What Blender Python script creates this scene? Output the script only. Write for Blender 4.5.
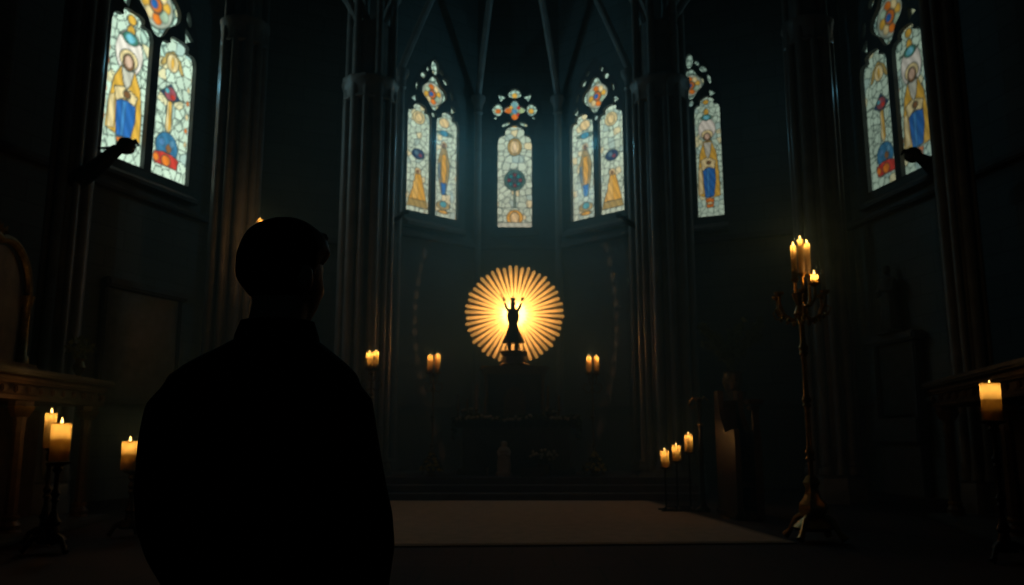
import bpy, bmesh, math, random
import numpy as np
from mathutils import Vector, Matrix, noise
random.seed(7); PI = math.pi
sc = bpy.context.scene; COL = sc.collection
for o in list(bpy.data.objects): bpy.data.objects.remove(o)

# ---------------------------------------------------------------- camera, world, exposure
F = 830.0; HC = 1.2; PIT = math.atan(143 / F); CP, SP = math.cos(PIT), math.sin(PIT)
cd = bpy.data.cameras.new('camera'); cam = bpy.data.objects.new('camera', cd); COL.objects.link(cam)
cd.sensor_width = 36; cd.lens = 36 * F / 1024; cd.clip_start = .05; cd.clip_end = 200
cam.location = (0, 0, HC); cam.rotation_euler = (PI / 2 + PIT, 0, 0)
cd.dof.use_dof = True; cd.dof.focus_distance = 2.0; cd.dof.aperture_fstop = 5.6
sc.camera = cam
w = bpy.data.worlds.new('night'); sc.world = w; w.use_nodes = True
w.node_tree.nodes['Background'].inputs[0].default_value = (.25, .6, .75, 1)
w.node_tree.nodes['Background'].inputs[1].default_value = .0035
sc.view_settings.view_transform = 'Standard'; sc.view_settings.look = 'None'
sc.view_settings.gamma = 1; sc.view_settings.exposure = 0; sc.view_settings.use_curve_mapping = False
sc.cycles.use_denoising = True; sc.cycles.max_bounces = 5
try: sc.cycles.use_light_tree = True
except Exception: pass
GLOW_L, GLOW_A, GLOW_R, GLOW_S = 1.12, .88, .31, .42      # how brightly dusk shines through the windows
FLAME_W, WAX_W, BURST_W, DAY_W = .45, 1.0, 95.0, 28.0          # lamp powers

def at(px, py, Y):
    u = 292.5 - py; yc = F * CP - u * SP; zc = F * SP + u * CP
    return Vector(((px - 512) * Y / yc, Y, HC + Y * zc / yc))
def atz(px, py, z):
    u = 292.5 - py; yc = F * CP - u * SP; zc = F * SP + u * CP
    return at(px, py, (z - HC) * yc / zc)

# ---------------------------------------------------------------- materials
def mat(name, col, rough=.8, metal=0, noise_amt=0, nscale=4, bump=0, bscale=20, emit=None, estr=0, spec=.5):
    m = bpy.data.materials.new(name); m.use_nodes = True; nt = m.node_tree; b = nt.nodes['Principled BSDF']
    b.inputs['Base Color'].default_value = (*col, 1); b.inputs['Roughness'].default_value = rough
    b.inputs['Metallic'].default_value = metal; b.inputs['Specular IOR Level'].default_value = spec
    tc = nt.nodes.new('ShaderNodeTexCoord')
    if noise_amt:
        n = nt.nodes.new('ShaderNodeTexNoise'); n.inputs['Scale'].default_value = nscale; n.inputs['Detail'].default_value = 6
        nt.links.new(tc.outputs['Object'], n.inputs['Vector'])
        r = nt.nodes.new('ShaderNodeValToRGB')
        r.color_ramp.elements[0].position = .3; r.color_ramp.elements[1].position = .7
        r.color_ramp.elements[0].color = (*[c * (1 - noise_amt) for c in col], 1)
        r.color_ramp.elements[1].color = (*[min(1, c * (1 + noise_amt)) for c in col], 1)
        nt.links.new(n.outputs['Fac'], r.inputs['Fac']); nt.links.new(r.outputs['Color'], b.inputs['Base Color'])
    if bump:
        n2 = nt.nodes.new('ShaderNodeTexNoise'); n2.inputs['Scale'].default_value = bscale
        nt.links.new(tc.outputs['Object'], n2.inputs['Vector'])
        bp = nt.nodes.new('ShaderNodeBump'); bp.inputs['Strength'].default_value = bump
        nt.links.new(n2.outputs['Fac'], bp.inputs['Height']); nt.links.new(bp.outputs['Normal'], b.inputs['Normal'])
    if emit:
        b.inputs['Emission Color'].default_value = (*emit, 1); b.inputs['Emission Strength'].default_value = estr
    return m
def brick_mat(name, c1, c2, mortar, scale, bw=.9, bh=.4, rough=.85, swap=False):
    m = mat(name, c1, rough); nt = m.node_tree; b = nt.nodes['Principled BSDF']
    tc = nt.nodes.new('ShaderNodeTexCoord'); br = nt.nodes.new('ShaderNodeTexBrick')
    for k, v in (('Color1', c1), ('Color2', c2), ('Mortar', mortar)): br.inputs[k].default_value = (*v, 1)
    br.inputs['Scale'].default_value = scale; br.inputs['Brick Width'].default_value = bw; br.inputs['Row Height'].default_value = bh
    br.inputs['Mortar Size'].default_value = .012
    nt.links.new(tc.outputs['Object'], br.inputs['Vector']); nt.links.new(br.outputs['Color'], b.inputs['Base Color'])
    bp = nt.nodes.new('ShaderNodeBump'); bp.inputs['Strength'].default_value = .4; bp.invert = True
    nt.links.new(br.outputs['Fac'], bp.inputs['Height']); nt.links.new(bp.outputs['Normal'], b.inputs['Normal'])
    return m
STONE = brick_mat('ashlar_stone', (.13, .16, .165), (.11, .135, .14), (.085, .105, .11), 1.0)
SHAFT = mat('polished_stone', (.19, .20, .20), .42, noise_amt=.25, nscale=3, bump=.05)
TRACE = mat('tracery_stone', (.10, .105, .11), .8, noise_amt=.2)
VAULT = mat('vault_plaster', (.05, .05, .05), .9, noise_amt=.2)
FLOOR = brick_mat('stone_floor', (.034, .014, .011), (.027, .011, .009), (.012, .008, .006), 1.0, .8, .8, .85)
RUG = mat('pale_carpet', (.62, .42, .28), .95, noise_amt=.12, nscale=6, bump=.3, bscale=120)
RUGE = mat('carpet_border', (.38, .26, .17), .95, noise_amt=.1)
STEPM = mat('step_stone', (.12, .10, .13), .6, noise_amt=.2)
WOOD = mat('dark_oak', (.07, .042, .026), .45, noise_amt=.4, nscale=8, bump=.1)
MARBLE = mat('dark_marble', (.08, .09, .09), .4, noise_amt=.4, nscale=5)
IRON = mat('dark_iron', (.035, .03, .028), .45, metal=.8)
BRASS = mat('aged_brass', (.45, .28, .11), .33, metal=1, noise_amt=.3, nscale=12, bump=.2, bscale=40)
SHINY = mat('polished_brass', (.7, .45, .16), .12, metal=1)
GILT = mat('dull_gilding', (.22, .16, .07), .4, metal=.6, noise_amt=.35, nscale=20, bump=.3, bscale=40)
PALE = mat('pale_stone', (.55, .50, .44), .7, noise_amt=.2)
LEAF = mat('green_foliage', (.13, .17, .07), .7, noise_amt=.4, nscale=15)
BLOOM = mat('cream_blossom', (.62, .58, .45), .7, noise_amt=.2)
YBLOOM = mat('yellow_blossom', (.8, .62, .10), .7, noise_amt=.3)
CLOTH = mat('altar_cloth', (.05, .055, .06), .9, noise_amt=.1)
STATUE = mat('bronze_figure', (.06, .04, .025), .5, metal=.3)
WICK = mat('wick', (.02, .015, .01), .9)
COAT = mat('black_wool', (.006, .006, .006), .95, noise_amt=.2, nscale=60, spec=.1)
TROUS = mat('black_trousers', (.006, .006, .007), .95, spec=.1)
SKIN = mat('skin', (.42, .24, .16), .5)
HAIR = mat('dark_hair', (.008, .006, .005), .6, spec=.2)
SHOE = mat('shoe_leather', (.01, .01, .01), .4)
CANVAS = mat('dark_painting', (.06, .045, .03), .6, noise_amt=.8, nscale=3)
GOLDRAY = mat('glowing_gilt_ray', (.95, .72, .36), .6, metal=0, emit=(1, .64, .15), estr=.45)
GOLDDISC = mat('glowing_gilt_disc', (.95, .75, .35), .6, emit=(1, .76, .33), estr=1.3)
FLAMEM = mat('candle_flame', (1, .7, .3), .6, emit=(1, .62, .18), estr=5)
def wax_mat():
    m = bpy.data.materials.new('candle_wax'); m.use_nodes = True; nt = m.node_tree; nt.nodes.remove(nt.nodes['Principled BSDF'])
    out = nt.nodes['Material Output']; mx = nt.nodes.new('ShaderNodeMixShader'); d = nt.nodes.new('ShaderNodeBsdfDiffuse'); t = nt.nodes.new('ShaderNodeBsdfTranslucent')
    d.inputs[0].default_value = (.28, .22, .14, 1); t.inputs[0].default_value = (.56, .42, .21, 1); mx.inputs[0].default_value = .6
    nt.links.new(d.outputs[0], mx.inputs[1]); nt.links.new(t.outputs[0], mx.inputs[2]); nt.links.new(mx.outputs[0], out.inputs[0]); return m
WAX = wax_mat()
def glass_mat(name, strength):
    m = mat(name, (.02, .02, .02), .25); nt = m.node_tree; b = nt.nodes['Principled BSDF']
    a = nt.nodes.new('ShaderNodeVertexColor'); a.layer_name = 'glass'
    nt.links.new(a.outputs['Color'], b.inputs['Emission Color']); b.inputs['Emission Strength'].default_value = strength
    return m
GL, GA, GR, GS = [glass_mat('backlit_stained_glass', s) for s in (GLOW_L, GLOW_A, GLOW_R, GLOW_S)]

# ---------------------------------------------------------------- mesh helpers
class M:
    def __init__(s): s.v = []; s.f = []
    def add(s, v, f):
        n = len(s.v); s.v += [tuple(p) for p in v]; s.f += [tuple(i + n for i in q) for q in f]; return s
    def box(s, c, d, rz=0, bev=.0):
        x, y, z = [k / 2 for k in d]; b = min(bev, x * .9, y * .9, z * .9)
        if b > 0:
            bm = bmesh.new(); bmesh.ops.create_cube(bm, size=1)
            for q in bm.verts: q.co = Vector((q.co.x * d[0], q.co.y * d[1], q.co.z * d[2]))
            bmesh.ops.bevel(bm, geom=bm.edges[:], offset=b, segments=2, affect='EDGES')
            bm.verts.index_update(); vs = [q.co.copy() for q in bm.verts]; fs = [[q.index for q in f.verts] for f in bm.faces]; bm.free()
        else:
            vs = [Vector((i, j, k)) for k in (-z, z) for j in (-y, y) for i in (-x, x)]
            fs = [(0, 2, 3, 1), (4, 5, 7, 6), (0, 1, 5, 4), (2, 6, 7, 3), (0, 4, 6, 2), (1, 3, 7, 5)]
        R = Matrix.Rotation(rz, 3, 'Z'); c = Vector(c)
        return s.add([R @ q + c for q in vs], fs)
    def lathe(s, prof, c=(0, 0, 0), n=20, cap=True, fn=None):
        vs = []; fs = []; k = len(prof)
        for r, z in prof:
            for i in range(n):
                a = 2 * PI * i / n; rr = r * (fn(a, z) if fn else 1)
                vs.append((c[0] + rr * math.cos(a), c[1] + rr * math.sin(a), c[2] + z))
        for j in range(k - 1):
            for i in range(n): fs.append((j * n + i, j * n + (i + 1) % n, (j + 1) * n + (i + 1) % n, (j + 1) * n + i))
        if cap: fs.append(tuple(range(n - 1, -1, -1))); fs.append(tuple((k - 1) * n + i for i in range(n)))
        return s.add(vs, fs)
    def tube(s, pts, rad, n=10):
        pts = [Vector(p) for p in pts]; rad = rad if hasattr(rad, '__len__') else [rad] * len(pts); vs = []; fs = []
        up = None
        for i, p in enumerate(pts):
            t = (pts[min(i + 1, len(pts) - 1)] - pts[max(i - 1, 0)]).normalized()
            if up is None: up = Vector((0, 0, 1)) if abs(t.z) < .9 else Vector((0, 1, 0))
            a = t.cross(up).normalized(); b = a.cross(t).normalized(); up = b
            for k in range(n):
                q = 2 * PI * k / n; vs.append(p + (a * math.cos(q) + b * math.sin(q)) * rad[i])
        for j in range(len(pts) - 1):
            for i in range(n): fs.append((j * n + i, j * n + (i + 1) % n, (j + 1) * n + (i + 1) % n, (j + 1) * n + i))
        fs.append(tuple(range(n - 1, -1, -1))); fs.append(tuple((len(pts) - 1) * n + i for i in range(n)))
        return s.add(vs, fs)
    def ell(s, c, r, n=12, m=8, R=None, fn=None):
        vs = []; fs = []; c = Vector(c)
        for j in range(m + 1):
            ph = PI * j / m
            for i in range(n):
                a = 2 * PI * i / n; d = Vector((math.sin(ph) * math.cos(a), math.sin(ph) * math.sin(a), math.cos(ph)))
                q = Vector((d.x * r[0], d.y * r[1], d.z * r[2]))
                if fn: q = fn(d, q)
                if R: q = R @ q
                vs.append(q + c)
        for j in range(m):
            for i in range(n): fs.append((j * n + i, (j + 1) * n + i, (j + 1) * n + (i + 1) % n, j * n + (i + 1) % n))
        return s.add(vs, fs)
    def prism(s, poly, y0, y1):     # polygon in x,z thickened along y
        n = len(poly); vs = [(x, y0, z) for x, z in poly] + [(x, y1, z) for x, z in poly]
        return s.add(vs, [tuple(range(n)), tuple(range(2 * n - 1, n - 1, -1))] + [(i, i + n, (i + 1) % n + n, (i + 1) % n) for i in range(n)])
    def build(s, name, m, parent=None, smooth=True, mw=None):
        me = bpy.data.meshes.new(name); me.from_pydata(s.v, [], s.f); bm = bmesh.new(); bm.from_mesh(me)
        bmesh.ops.remove_doubles(bm, verts=bm.verts, dist=1e-5); bmesh.ops.recalc_face_normals(bm, faces=bm.faces); bm.to_mesh(me); bm.free()
        if smooth: me.shade_smooth(); me.set_sharp_from_angle(angle=math.radians(38))
        me.materials.append(m); o = bpy.data.objects.new(name, me); COL.objects.link(o)
        if parent: o.parent = parent
        if mw: o.matrix_world = mw
        return o
def tag(o, label=None, cat=None, group=None, kind=None):
    for k, v in (('label', label), ('category', cat), ('group', group), ('kind', kind)):
        if v: o[k] = v
    return o
def thing(name, loc, label, cat, group=None, rz=0, kind=None):
    o = bpy.data.objects.new(name, None); COL.objects.link(o); o.location = loc; o.rotation_euler = (0, 0, rz); o.empty_display_size = .1
    return tag(o, label, cat, group, kind)
def lamp(parent, loc, power, col, r=.02, name='candle_light'):
    l = bpy.data.lights.new(name, 'POINT'); l.energy = power; l.color = col; l.shadow_soft_size = r
    o = bpy.data.objects.new(name, l); COL.objects.link(o); o.parent = parent; o.location = loc; return o
def curve_slab(name, loops, ext, m, parent=None, bevel=0, mw=None):
    """plate with holes (first loop outer, others openings), thickness 2*ext about local z = 0"""
    from mathutils.geometry import delaunay_2d_cdt
    V = []; E = []
    for lp in loops:
        n0 = len(V); V += [Vector(p) for p in lp]; E += [(n0 + i, n0 + (i + 1) % len(lp)) for i in range(len(lp))]
    r = delaunay_2d_cdt(V, E, [], 0, 1e-6); P = np.array([tuple(p) for p in r[0]]); T = [tuple(f) for f in r[2]]
    c = np.array([P[list(f)].mean(0) for f in T]); keep = np.zeros(len(T), bool)
    for k, lp in enumerate(loops):
        ins = np.zeros(len(T), bool)
        for (x1, y1), (x2, y2) in zip(lp, lp[1:] + lp[:1]):
            if y1 == y2: continue
            ins ^= ((y1 > c[:, 1]) != (y2 > c[:, 1])) & (c[:, 0] < (x2 - x1) * (c[:, 1] - y1) / (y2 - y1) + x1)
        keep = ins.copy() if k == 0 else keep & ~ins
    T = [f for f, q in zip(T, keep) if q]; n = len(P); cnt = {}
    for f in T:
        for a, b in zip(f, f[1:] + f[:1]): cnt[(a, b)] = 1
    F_ = [tuple(f) for f in T] + [tuple(n + q for q in f[::-1]) for f in T] + [(b, a, n + a, n + b) for a, b in cnt if (b, a) not in cnt]
    k = M(); k.add([(x, y, ext) for x, y in P] + [(x, y, -ext) for x, y in P], F_); o = k.build(name, m, parent, smooth=False)
    if mw: o.matrix_world = mw
    return o

def daylight(root, W, H, k=1.0):
    l = bpy.data.lights.new('window_daylight', 'SPOT'); l.energy = DAY_W * k * W * H / 5; l.color = (.20, .72, 1.0); l.spot_size = math.radians(165); l.spot_blend = .6; l.shadow_soft_size = .02
    o = bpy.data.objects.new('window_daylight', l); COL.objects.link(o); o.parent = root; o.location = (0, H * .45, .12); o.rotation_euler = (PI, 0, 0); return o
# ---------------------------------------------------------------- window shapes
def arch_pts(x0, x1, ys, rise, n=14, cusp=0.0):
    a = (x1 - x0) / 2; xc = (x0 + x1) / 2; R = (a * a + rise * rise) / (2 * a); out = []
    th = math.atan2(rise, R - a)
    for i in range(n + 1):
        q = th * i / n; out.append((a - R + R * math.cos(q), R * math.sin(q)))
    side = out; pts = [(x, y) for x, y in side] + [(-x, y) for x, y in side[-2::-1]]
    res = []; N = len(pts) - 1
    for i, (x, y) in enumerate(pts):
        t = i / N; d = cusp * (math.exp(-((t - .24) / .05) ** 2) + math.exp(-((t - .76) / .05) ** 2))
        cx, cy = 0, rise * .2; L = math.hypot(x - cx, y - cy) or 1
        res.append((xc + x - (x - cx) / L * d, ys + y - (y - cy) / L * d))
    return res      # runs from right springing over the apex to the left springing
def lancet(x0, x1, y0, ys, rise, cusp=0, n=14):
    return [(x0, y0), (x1, y0)] + arch_pts(x0, x1, ys, rise, n, cusp)
def blob(cx, cy, rx, ry, rot=0, n=18, lob=0, k=4, ph=0):
    o = []
    for i in range(n):
        a = 2 * PI * i / n; r = 1 + lob * math.cos(k * (a + ph)); x, y = rx * r * math.cos(a), ry * r * math.sin(a)
        o.append((cx + x * math.cos(rot) - y * math.sin(rot), cy + x * math.sin(rot) + y * math.cos(rot)))
    return o
def tri(cx, cy, r, rot):
    return [(cx + r * k * math.cos(rot + a), cy + r * k * math.sin(rot + a)) for a, k in ((0, 1.25), (.9, .6), (2.2, 1.05), (PI, .55), (-2.2, 1.05), (-.9, .6))]

# colours of the glass -------------------------------------------------------
CREAM = np.array((.62, .86, .66)); LEAD = np.array((.03, .06, .05))
GOLD = (.80, .50, .07); PGOLD = (.9, .78, .38); BLUE = (.03, .17, .50); DBLUE = (.03, .07, .15); TEAL = (.12, .50, .55); RED = (.62, .06, .04); ORANGE = (.85, .25, .03); BROWN = (.25, .13, .05); FLESH = (.75, .55, .38); GREEN = (.08, .32, .22)
def voro(x, y, sp, seed):
    g = np.random.RandomState(seed); nx = int(1 / sp) + 3; ny = int(y.max() / sp) + 4
    P = np.array([((i - .5 + g.uniform(-.36, .36)) * sp, (j - .5 + g.uniform(-.36, .36)) * sp) for j in range(ny) for i in range(nx)])
    C = g.uniform(0, 1, len(P)); d = np.hypot(x[:, None] - P[:, 0], y[:, None] - P[:, 1]); ix = np.argsort(d, axis=1)
    r = np.arange(len(x)); return C[ix[:, 0]], d[r, ix[:, 1]] - d[r, ix[:, 0]]
class Paint:
    def __init__(s, x, y, asp, seed, sp=.2, line=.026, base=CREAM):
        s.x, s.y, s.asp = x, y, asp; c, e = voro(x, y, sp, seed)
        s.c = base * (.80 + .28 * c[:, None]); s.c[c > .9] = np.array((.78, .80, .46)); s.c[c < .10] = np.array((.44, .66, .56))
        s.lead(np.clip(1.25 - e / line, 0, 1) * .85)
        if sp > .12:
            for q in (-1, 1):      # scrolling lead lines
                t = np.abs(x - .5 - q * (.22 + .17 * np.sin(y * 5.2 + seed))); s.lead(np.clip(1.2 - t / .016, 0, 1) * .8)
    def lead(s, m): s.c = s.c * (1 - m[:, None]) + LEAD * m[:, None]
    def field(s, f, col, w=.022, ln=.95):      # f<0 inside, in units of the light's width
        m = np.clip(.5 - f / .012, 0, 1)[:, None]; n = .85 + .3 * np.sin(s.x * 31 + s.y * 17)[:, None] * .5
        s.c = s.c * (1 - m) + np.array(col) * n * m; s.lead(np.clip(1 - np.abs(f) / w, 0, 1) * ln)
    def el(s, cx, v, rx, ry, col, **k):
        dx, dy = s.x - cx, s.y - v * s.asp; q = np.hypot(dx / rx, dy / ry); s.field((q - 1) * min(rx, ry), col, **k)
    def poly(s, pts, col, **k):
        P = [(a, b * s.asp) for a, b in pts]; ins = np.zeros(len(s.x), bool); dm = np.full(len(s.x), 9.)
        for (x1, y1), (x2, y2) in zip(P, P[1:] + P[:1]):
            cr = ((y1 > s.y) != (y2 > s.y)) & (s.x < (x2 - x1) * (s.y - y1) / ((y2 - y1) or 1e-9) + x1); ins ^= cr
            t = np.clip(((s.x - x1) * (x2 - x1) + (s.y - y1) * (y2 - y1)) / ((x2 - x1) ** 2 + (y2 - y1) ** 2 + 1e-12), 0, 1)
            dm = np.minimum(dm, np.hypot(s.x - x1 - t * (x2 - x1), s.y - y1 - t * (y2 - y1)))
        s.field(np.where(ins, -dm, dm), col, **k)
    def bar(s, v, w=.014): s.lead(np.clip(1.3 - np.abs(s.y - v * s.asp) / w, 0, 1) * .8)
def p_saint(p):
    for v in (.26, .5, .70): p.bar(v)
    p.el(.5, .73, .30, .40, (.93, .93, .78))
    p.el(.5, .875, .085, .13, GOLD); p.poly([(.22, .83), (.5, .855), (.78, .83), (.5, .80)], (.35, .45, .30)); p.el(.5, .83, .17, .11, GREEN); p.el(.5, .83, .11, .075, (.2, .65, .75), ln=.3)
    p.poly([(.36, .63), (.64, .63), (.80, .52), (.86, .36), (.88, .17), (.70, .16), (.30, .17), (.12, .19), (.14, .36), (.22, .53)], GOLD)
    p.poly([(.30, .40), (.72, .42), (.74, .30), (.66, .17), (.36, .16), (.32, .26)], BLUE)
    p.poly([(.24, .47), (.48, .50), (.76, .46), (.70, .395), (.46, .42), (.30, .38)], PGOLD)
    p.poly([(.44, .40), (.52, .40), (.50, .17), (.44, .17)], (.06, .28, .62), ln=.4)
    p.poly([(.16, .40), (.26, .42), (.30, .20), (.16, .19)], PGOLD, ln=.5)
    p.poly([(.36, .62), (.64, .62), (.58, .52), (.5, .48), (.42, .52)], (.62, .66, .52)); p.el(.52, .45, .08, .07, BROWN)
    p.el(.5, .685, .20, .17, PGOLD); p.el(.5, .665, .125, .15, BROWN); p.el(.5, .67, .085, .11, FLESH, ln=.4)
    p.poly([(.36, .15), (.5, .16), (.66, .15), (.62, .08), (.40, .08)], ORANGE); p.el(.5, .115, .10, .05, PGOLD)
    for i in range(6): p.el(.06, .25 + i * .09, .035, .05, (ORANGE, PGOLD)[i % 2], ln=.5)
    p.el(.5, .96, .10, .09, GOLD)
def p_orn(p):
    for v in (.25, .6): p.bar(v)
    p.poly([(.2, .78), (.3, .87), (.5, .92), (.7, .87), (.8, .78), (.72, .78), (.5, .87), (.28, .78)], (.55, .42, .12)); p.el(.5, .83, .15, .17, PGOLD); p.el(.5, .83, .04, .11, GOLD, ln=.3)
    p.poly([(.25, .59), (.5, .68), (.75, .59), (.5, .54)], DBLUE); p.el(.5, .605, .15, .13, (.35, .10, .12)); p.el(.42, .62, .05, .05, TEAL, ln=.4); p.el(.56, .59, .06, .05, RED, ln=.4)
    p.poly([(.44, .55), (.56, .55), (.58, .36), (.5, .31), (.42, .36)], PGOLD); p.poly([(.48, .55), (.54, .55), (.55, .36), (.5, .33)], GOLD, ln=.3)
    for sx in (-1, 1):
        for v, r in ((.50, .13), (.38, .12)):
            dx, dy = p.x - (.5 + sx * .27), p.y - v * p.asp; q = np.hypot(dx, dy * .7) - r; p.lead(np.clip(1 - np.abs(q) / .02, 0, 1) * .6)
    p.el(.5, .225, .27, .27, (.05, .22, .38)); p.el(.38, .25, .07, .07, (.1, .3, .55), ln=.5); p.el(.55, .22, .07, .08, BROWN, ln=.5); p.el(.62, .26, .06, .07, (.12, .34, .5), ln=.4)
    p.poly([(.2, .165), (.4, .185), (.6, .185), (.8, .165), (.78, .09), (.22, .09)], RED); p.el(.5, .13, .11, .10, ORANGE); p.el(.26, .13, .07, .07, ORANGE, ln=.5)
    for i in range(5): p.el(.94, .3 + i * .1, .035, .05, (PGOLD, ORANGE)[i % 2], ln=.5)
def p_slim(p):
    for v in (.5, .26): p.bar(v)
    p.el(.5, .90, .2, .16, PGOLD); p.el(.5, .80, .30, .07, (.25, .42, .30)); p.el(.5, .80, .17, .10, (.08, .36, .50))
    p.poly([(.40, .66), (.60, .66), (.74, .52), (.70, .38), (.58, .22), (.42, .22), (.28, .38), (.26, .52)], (.42, .36, .13)); p.poly([(.42, .60), (.58, .60), (.62, .45), (.54, .28), (.46, .28), (.40, .45)], GOLD)
    p.poly([(.38, .33), (.62, .33), (.56, .22), (.44, .22)], BLUE); p.poly([(.28, .50), (.36, .52), (.38, .34), (.30, .38)], (.15, .28, .35), ln=.5); p.el(.5, .69, .12, .12, PGOLD); p.el(.5, .685, .07, .08, BROWN)
    p.el(.5, .12, .27, .14, (.50, .44, .16)); p.el(.5, .13, .13, .10, TEAL); p.el(.5, .06, .2, .06, GOLD)
def p_kneel(p):
    for v in (.55, .28): p.bar(v)
    p.el(.5, .88, .24, .22, (.75, .70, .35)); p.el(.5, .88, .13, .15, PGOLD); p.el(.5, .54, .24, .17, DBLUE); p.el(.45, .55, .09, .08, (.10, .22, .30), ln=.4); p.el(.58, .53, .07, .06, (.28, .08, .12), ln=.4)
    p.poly([(.42, .36), (.62, .36), (.74, .24), (.84, .11), (.16, .11), (.30, .22)], GOLD); p.poly([(.34, .28), (.5, .33), (.52, .13), (.30, .13)], (.88, .62, .15), ln=.4); p.el(.5, .385, .12, .10, PGOLD); p.el(.5, .38, .06, .06, BROWN, ln=.5)
    p.poly([(.16, .12), (.84, .12), (.90, .055), (.10, .055)], (.45, .38, .12))
def p_center(p):
    for v in (.47, .2, .75): p.bar(v)
    p.el(.5, .80, .21, .27, (.60, .44, .10)); p.el(.5, .80, .15, .21, PGOLD); p.el(.5, .80, .06, .15, (.95, .85, .5), ln=.3)
    p.el(.5, .47, .31, .32, (.07, .16, .13)); p.el(.5, .47, .22, .22, DBLUE)
    for i in range(8): p.el(.5 + .16 * math.cos(i * PI / 4), .47 + .16 / p.asp * math.sin(i * PI / 4), .055, .055, ((.24, .02, .03), (.02, .25, .25))[i % 2], ln=.7)
    p.el(.5, .47, .09, .09, (.05, .08, .10)); p.poly([(.47, .36), (.53, .36), (.53, .2), (.47, .2)], (.2, .3, .22))
    p.el(.5, .10, .24, .24, GOLD); p.el(.5, .10, .13, .17, PGOLD); p.poly([(0, .055), (1, .055), (1, 0), (0, 0)], (.60, .76, .60))
def p_head(p, cx, cy, r, sat=1):
    p.c = p.c * np.array((.86, .95, .98)); s = r
    dx, dy = p.x - cx, p.y - cy; rr = np.hypot(dx, dy); a = np.arctan2(dy, dx)
    p.field(rr - s, (.55, .66, .50))
    for i in range(8):
        q = i * PI / 4 + .2; col = (GOLD, PGOLD, ORANGE, (.45, .66, .45))[i % 4]
        f = np.hypot(dx - .58 * s * math.cos(q), dy - .58 * s * math.sin(q)) - .27 * s; p.field(f, col, ln=.5)
    p.field(rr - .36 * s, ORANGE); p.field(np.hypot(dx + .1 * s, dy) - .20 * s, BLUE, ln=.4)
def p_headC(p, cx, cy, r):
    p.c = p.c * np.array((.80, .95, .98)); dx, dy = p.x - cx, p.y - cy
    for i in range(4):
        q = i * PI / 2; f = np.hypot(dx - .27 * r * math.cos(q), dy - .27 * r * math.sin(q)) - .14 * r; p.field(f, ((.40, .60, .30), (.25, .60, .60), ORANGE, ORANGE)[i], ln=.3)
        q += PI / 4; f = np.hypot(dx - .22 * r * math.cos(q), dy - .22 * r * math.sin(q)) - .08 * r; p.field(f, (RED, GOLD, GREEN, RED)[i], ln=.3)
        q = i * PI / 2; f = np.hypot(dx - .68 * r * math.cos(q), dy - .68 * r * math.sin(q)) - .11 * r; p.field(f, (GOLD, GOLD, ORANGE, GOLD)[i], ln=.3)
    p.field(np.hypot(dx, dy) - .09 * r, (.1, .35, .6), ln=.3)
def glass_panel(parent, x0, x1, y0, y1, inside, painter, m, z, res, seed, sp=.2, args=(), flip=False, name='stained_glass'):
    W = x1 - x0; nx = max(12, int(W / res)); ny = max(12, int((y1 - y0) / res))
    xs = np.linspace(x0, x1, nx + 1); ys = np.linspace(y0, y1, ny + 1); X, Y = np.meshgrid(xs, ys); x = X.ravel(); y = Y.ravel()
    u = (x - x0) / W; v = (y - y0) / W
    if flip: u = 1 - u
    p = Paint(u, v, (y1 - y0) / W, seed, sp); painter(p, *args); c = np.clip(p.c, 0, 1)
    idx = np.arange(len(x)).reshape(ny + 1, nx + 1); fs = []
    for j in range(ny):
        for i in range(nx):
            if inside((xs[i] + xs[i + 1]) / 2, (ys[j] + ys[j + 1]) / 2): fs.append((idx[j, i], idx[j, i + 1], idx[j + 1, i + 1], idx[j + 1, i]))
    used = sorted({int(k) for f in fs for k in f}); mp = {k: i for i, k in enumerate(used)}
    me = bpy.data.meshes.new(name); me.from_pydata([(float(x[k]), float(y[k]), z) for k in used], [], [tuple(mp[int(k)] for k in f) for f in fs])
    ca = me.color_attributes.new('glass', 'FLOAT_COLOR', 'POINT'); ca.data.foreach_set('color', np.hstack([c[used], np.ones((len(used), 1))]).astype(np.float32).ravel())
    me.materials.append(m); o = bpy.data.objects.new(name, me); COL.objects.link(o); o.parent = parent; return o
def frame_mw(a, b, z=0, off=0):
    """x along a->b, y up, z = inward normal (towards the camera side)"""
    X = Vector((b.x - a.x, b.y - a.y, 0)).normalized(); Z = X.cross(Vector((0, 0, 1))); m = Matrix((X, Vector((0, 0, 1)), Z)).transposed().to_4x4()
    m.translation = Vector((a.x, a.y, z)) + Z * off; return m
def in_arch(W, ys, rise, mg=0):
    a = W / 2 + mg; R = (a * a + rise * rise) / (2 * a)
    def f(x, y):
        if abs(x) > a: return False
        if y <= ys: return True
        return (abs(x) + R - a) ** 2 + (y - ys) ** 2 < R * R
    return f
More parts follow.
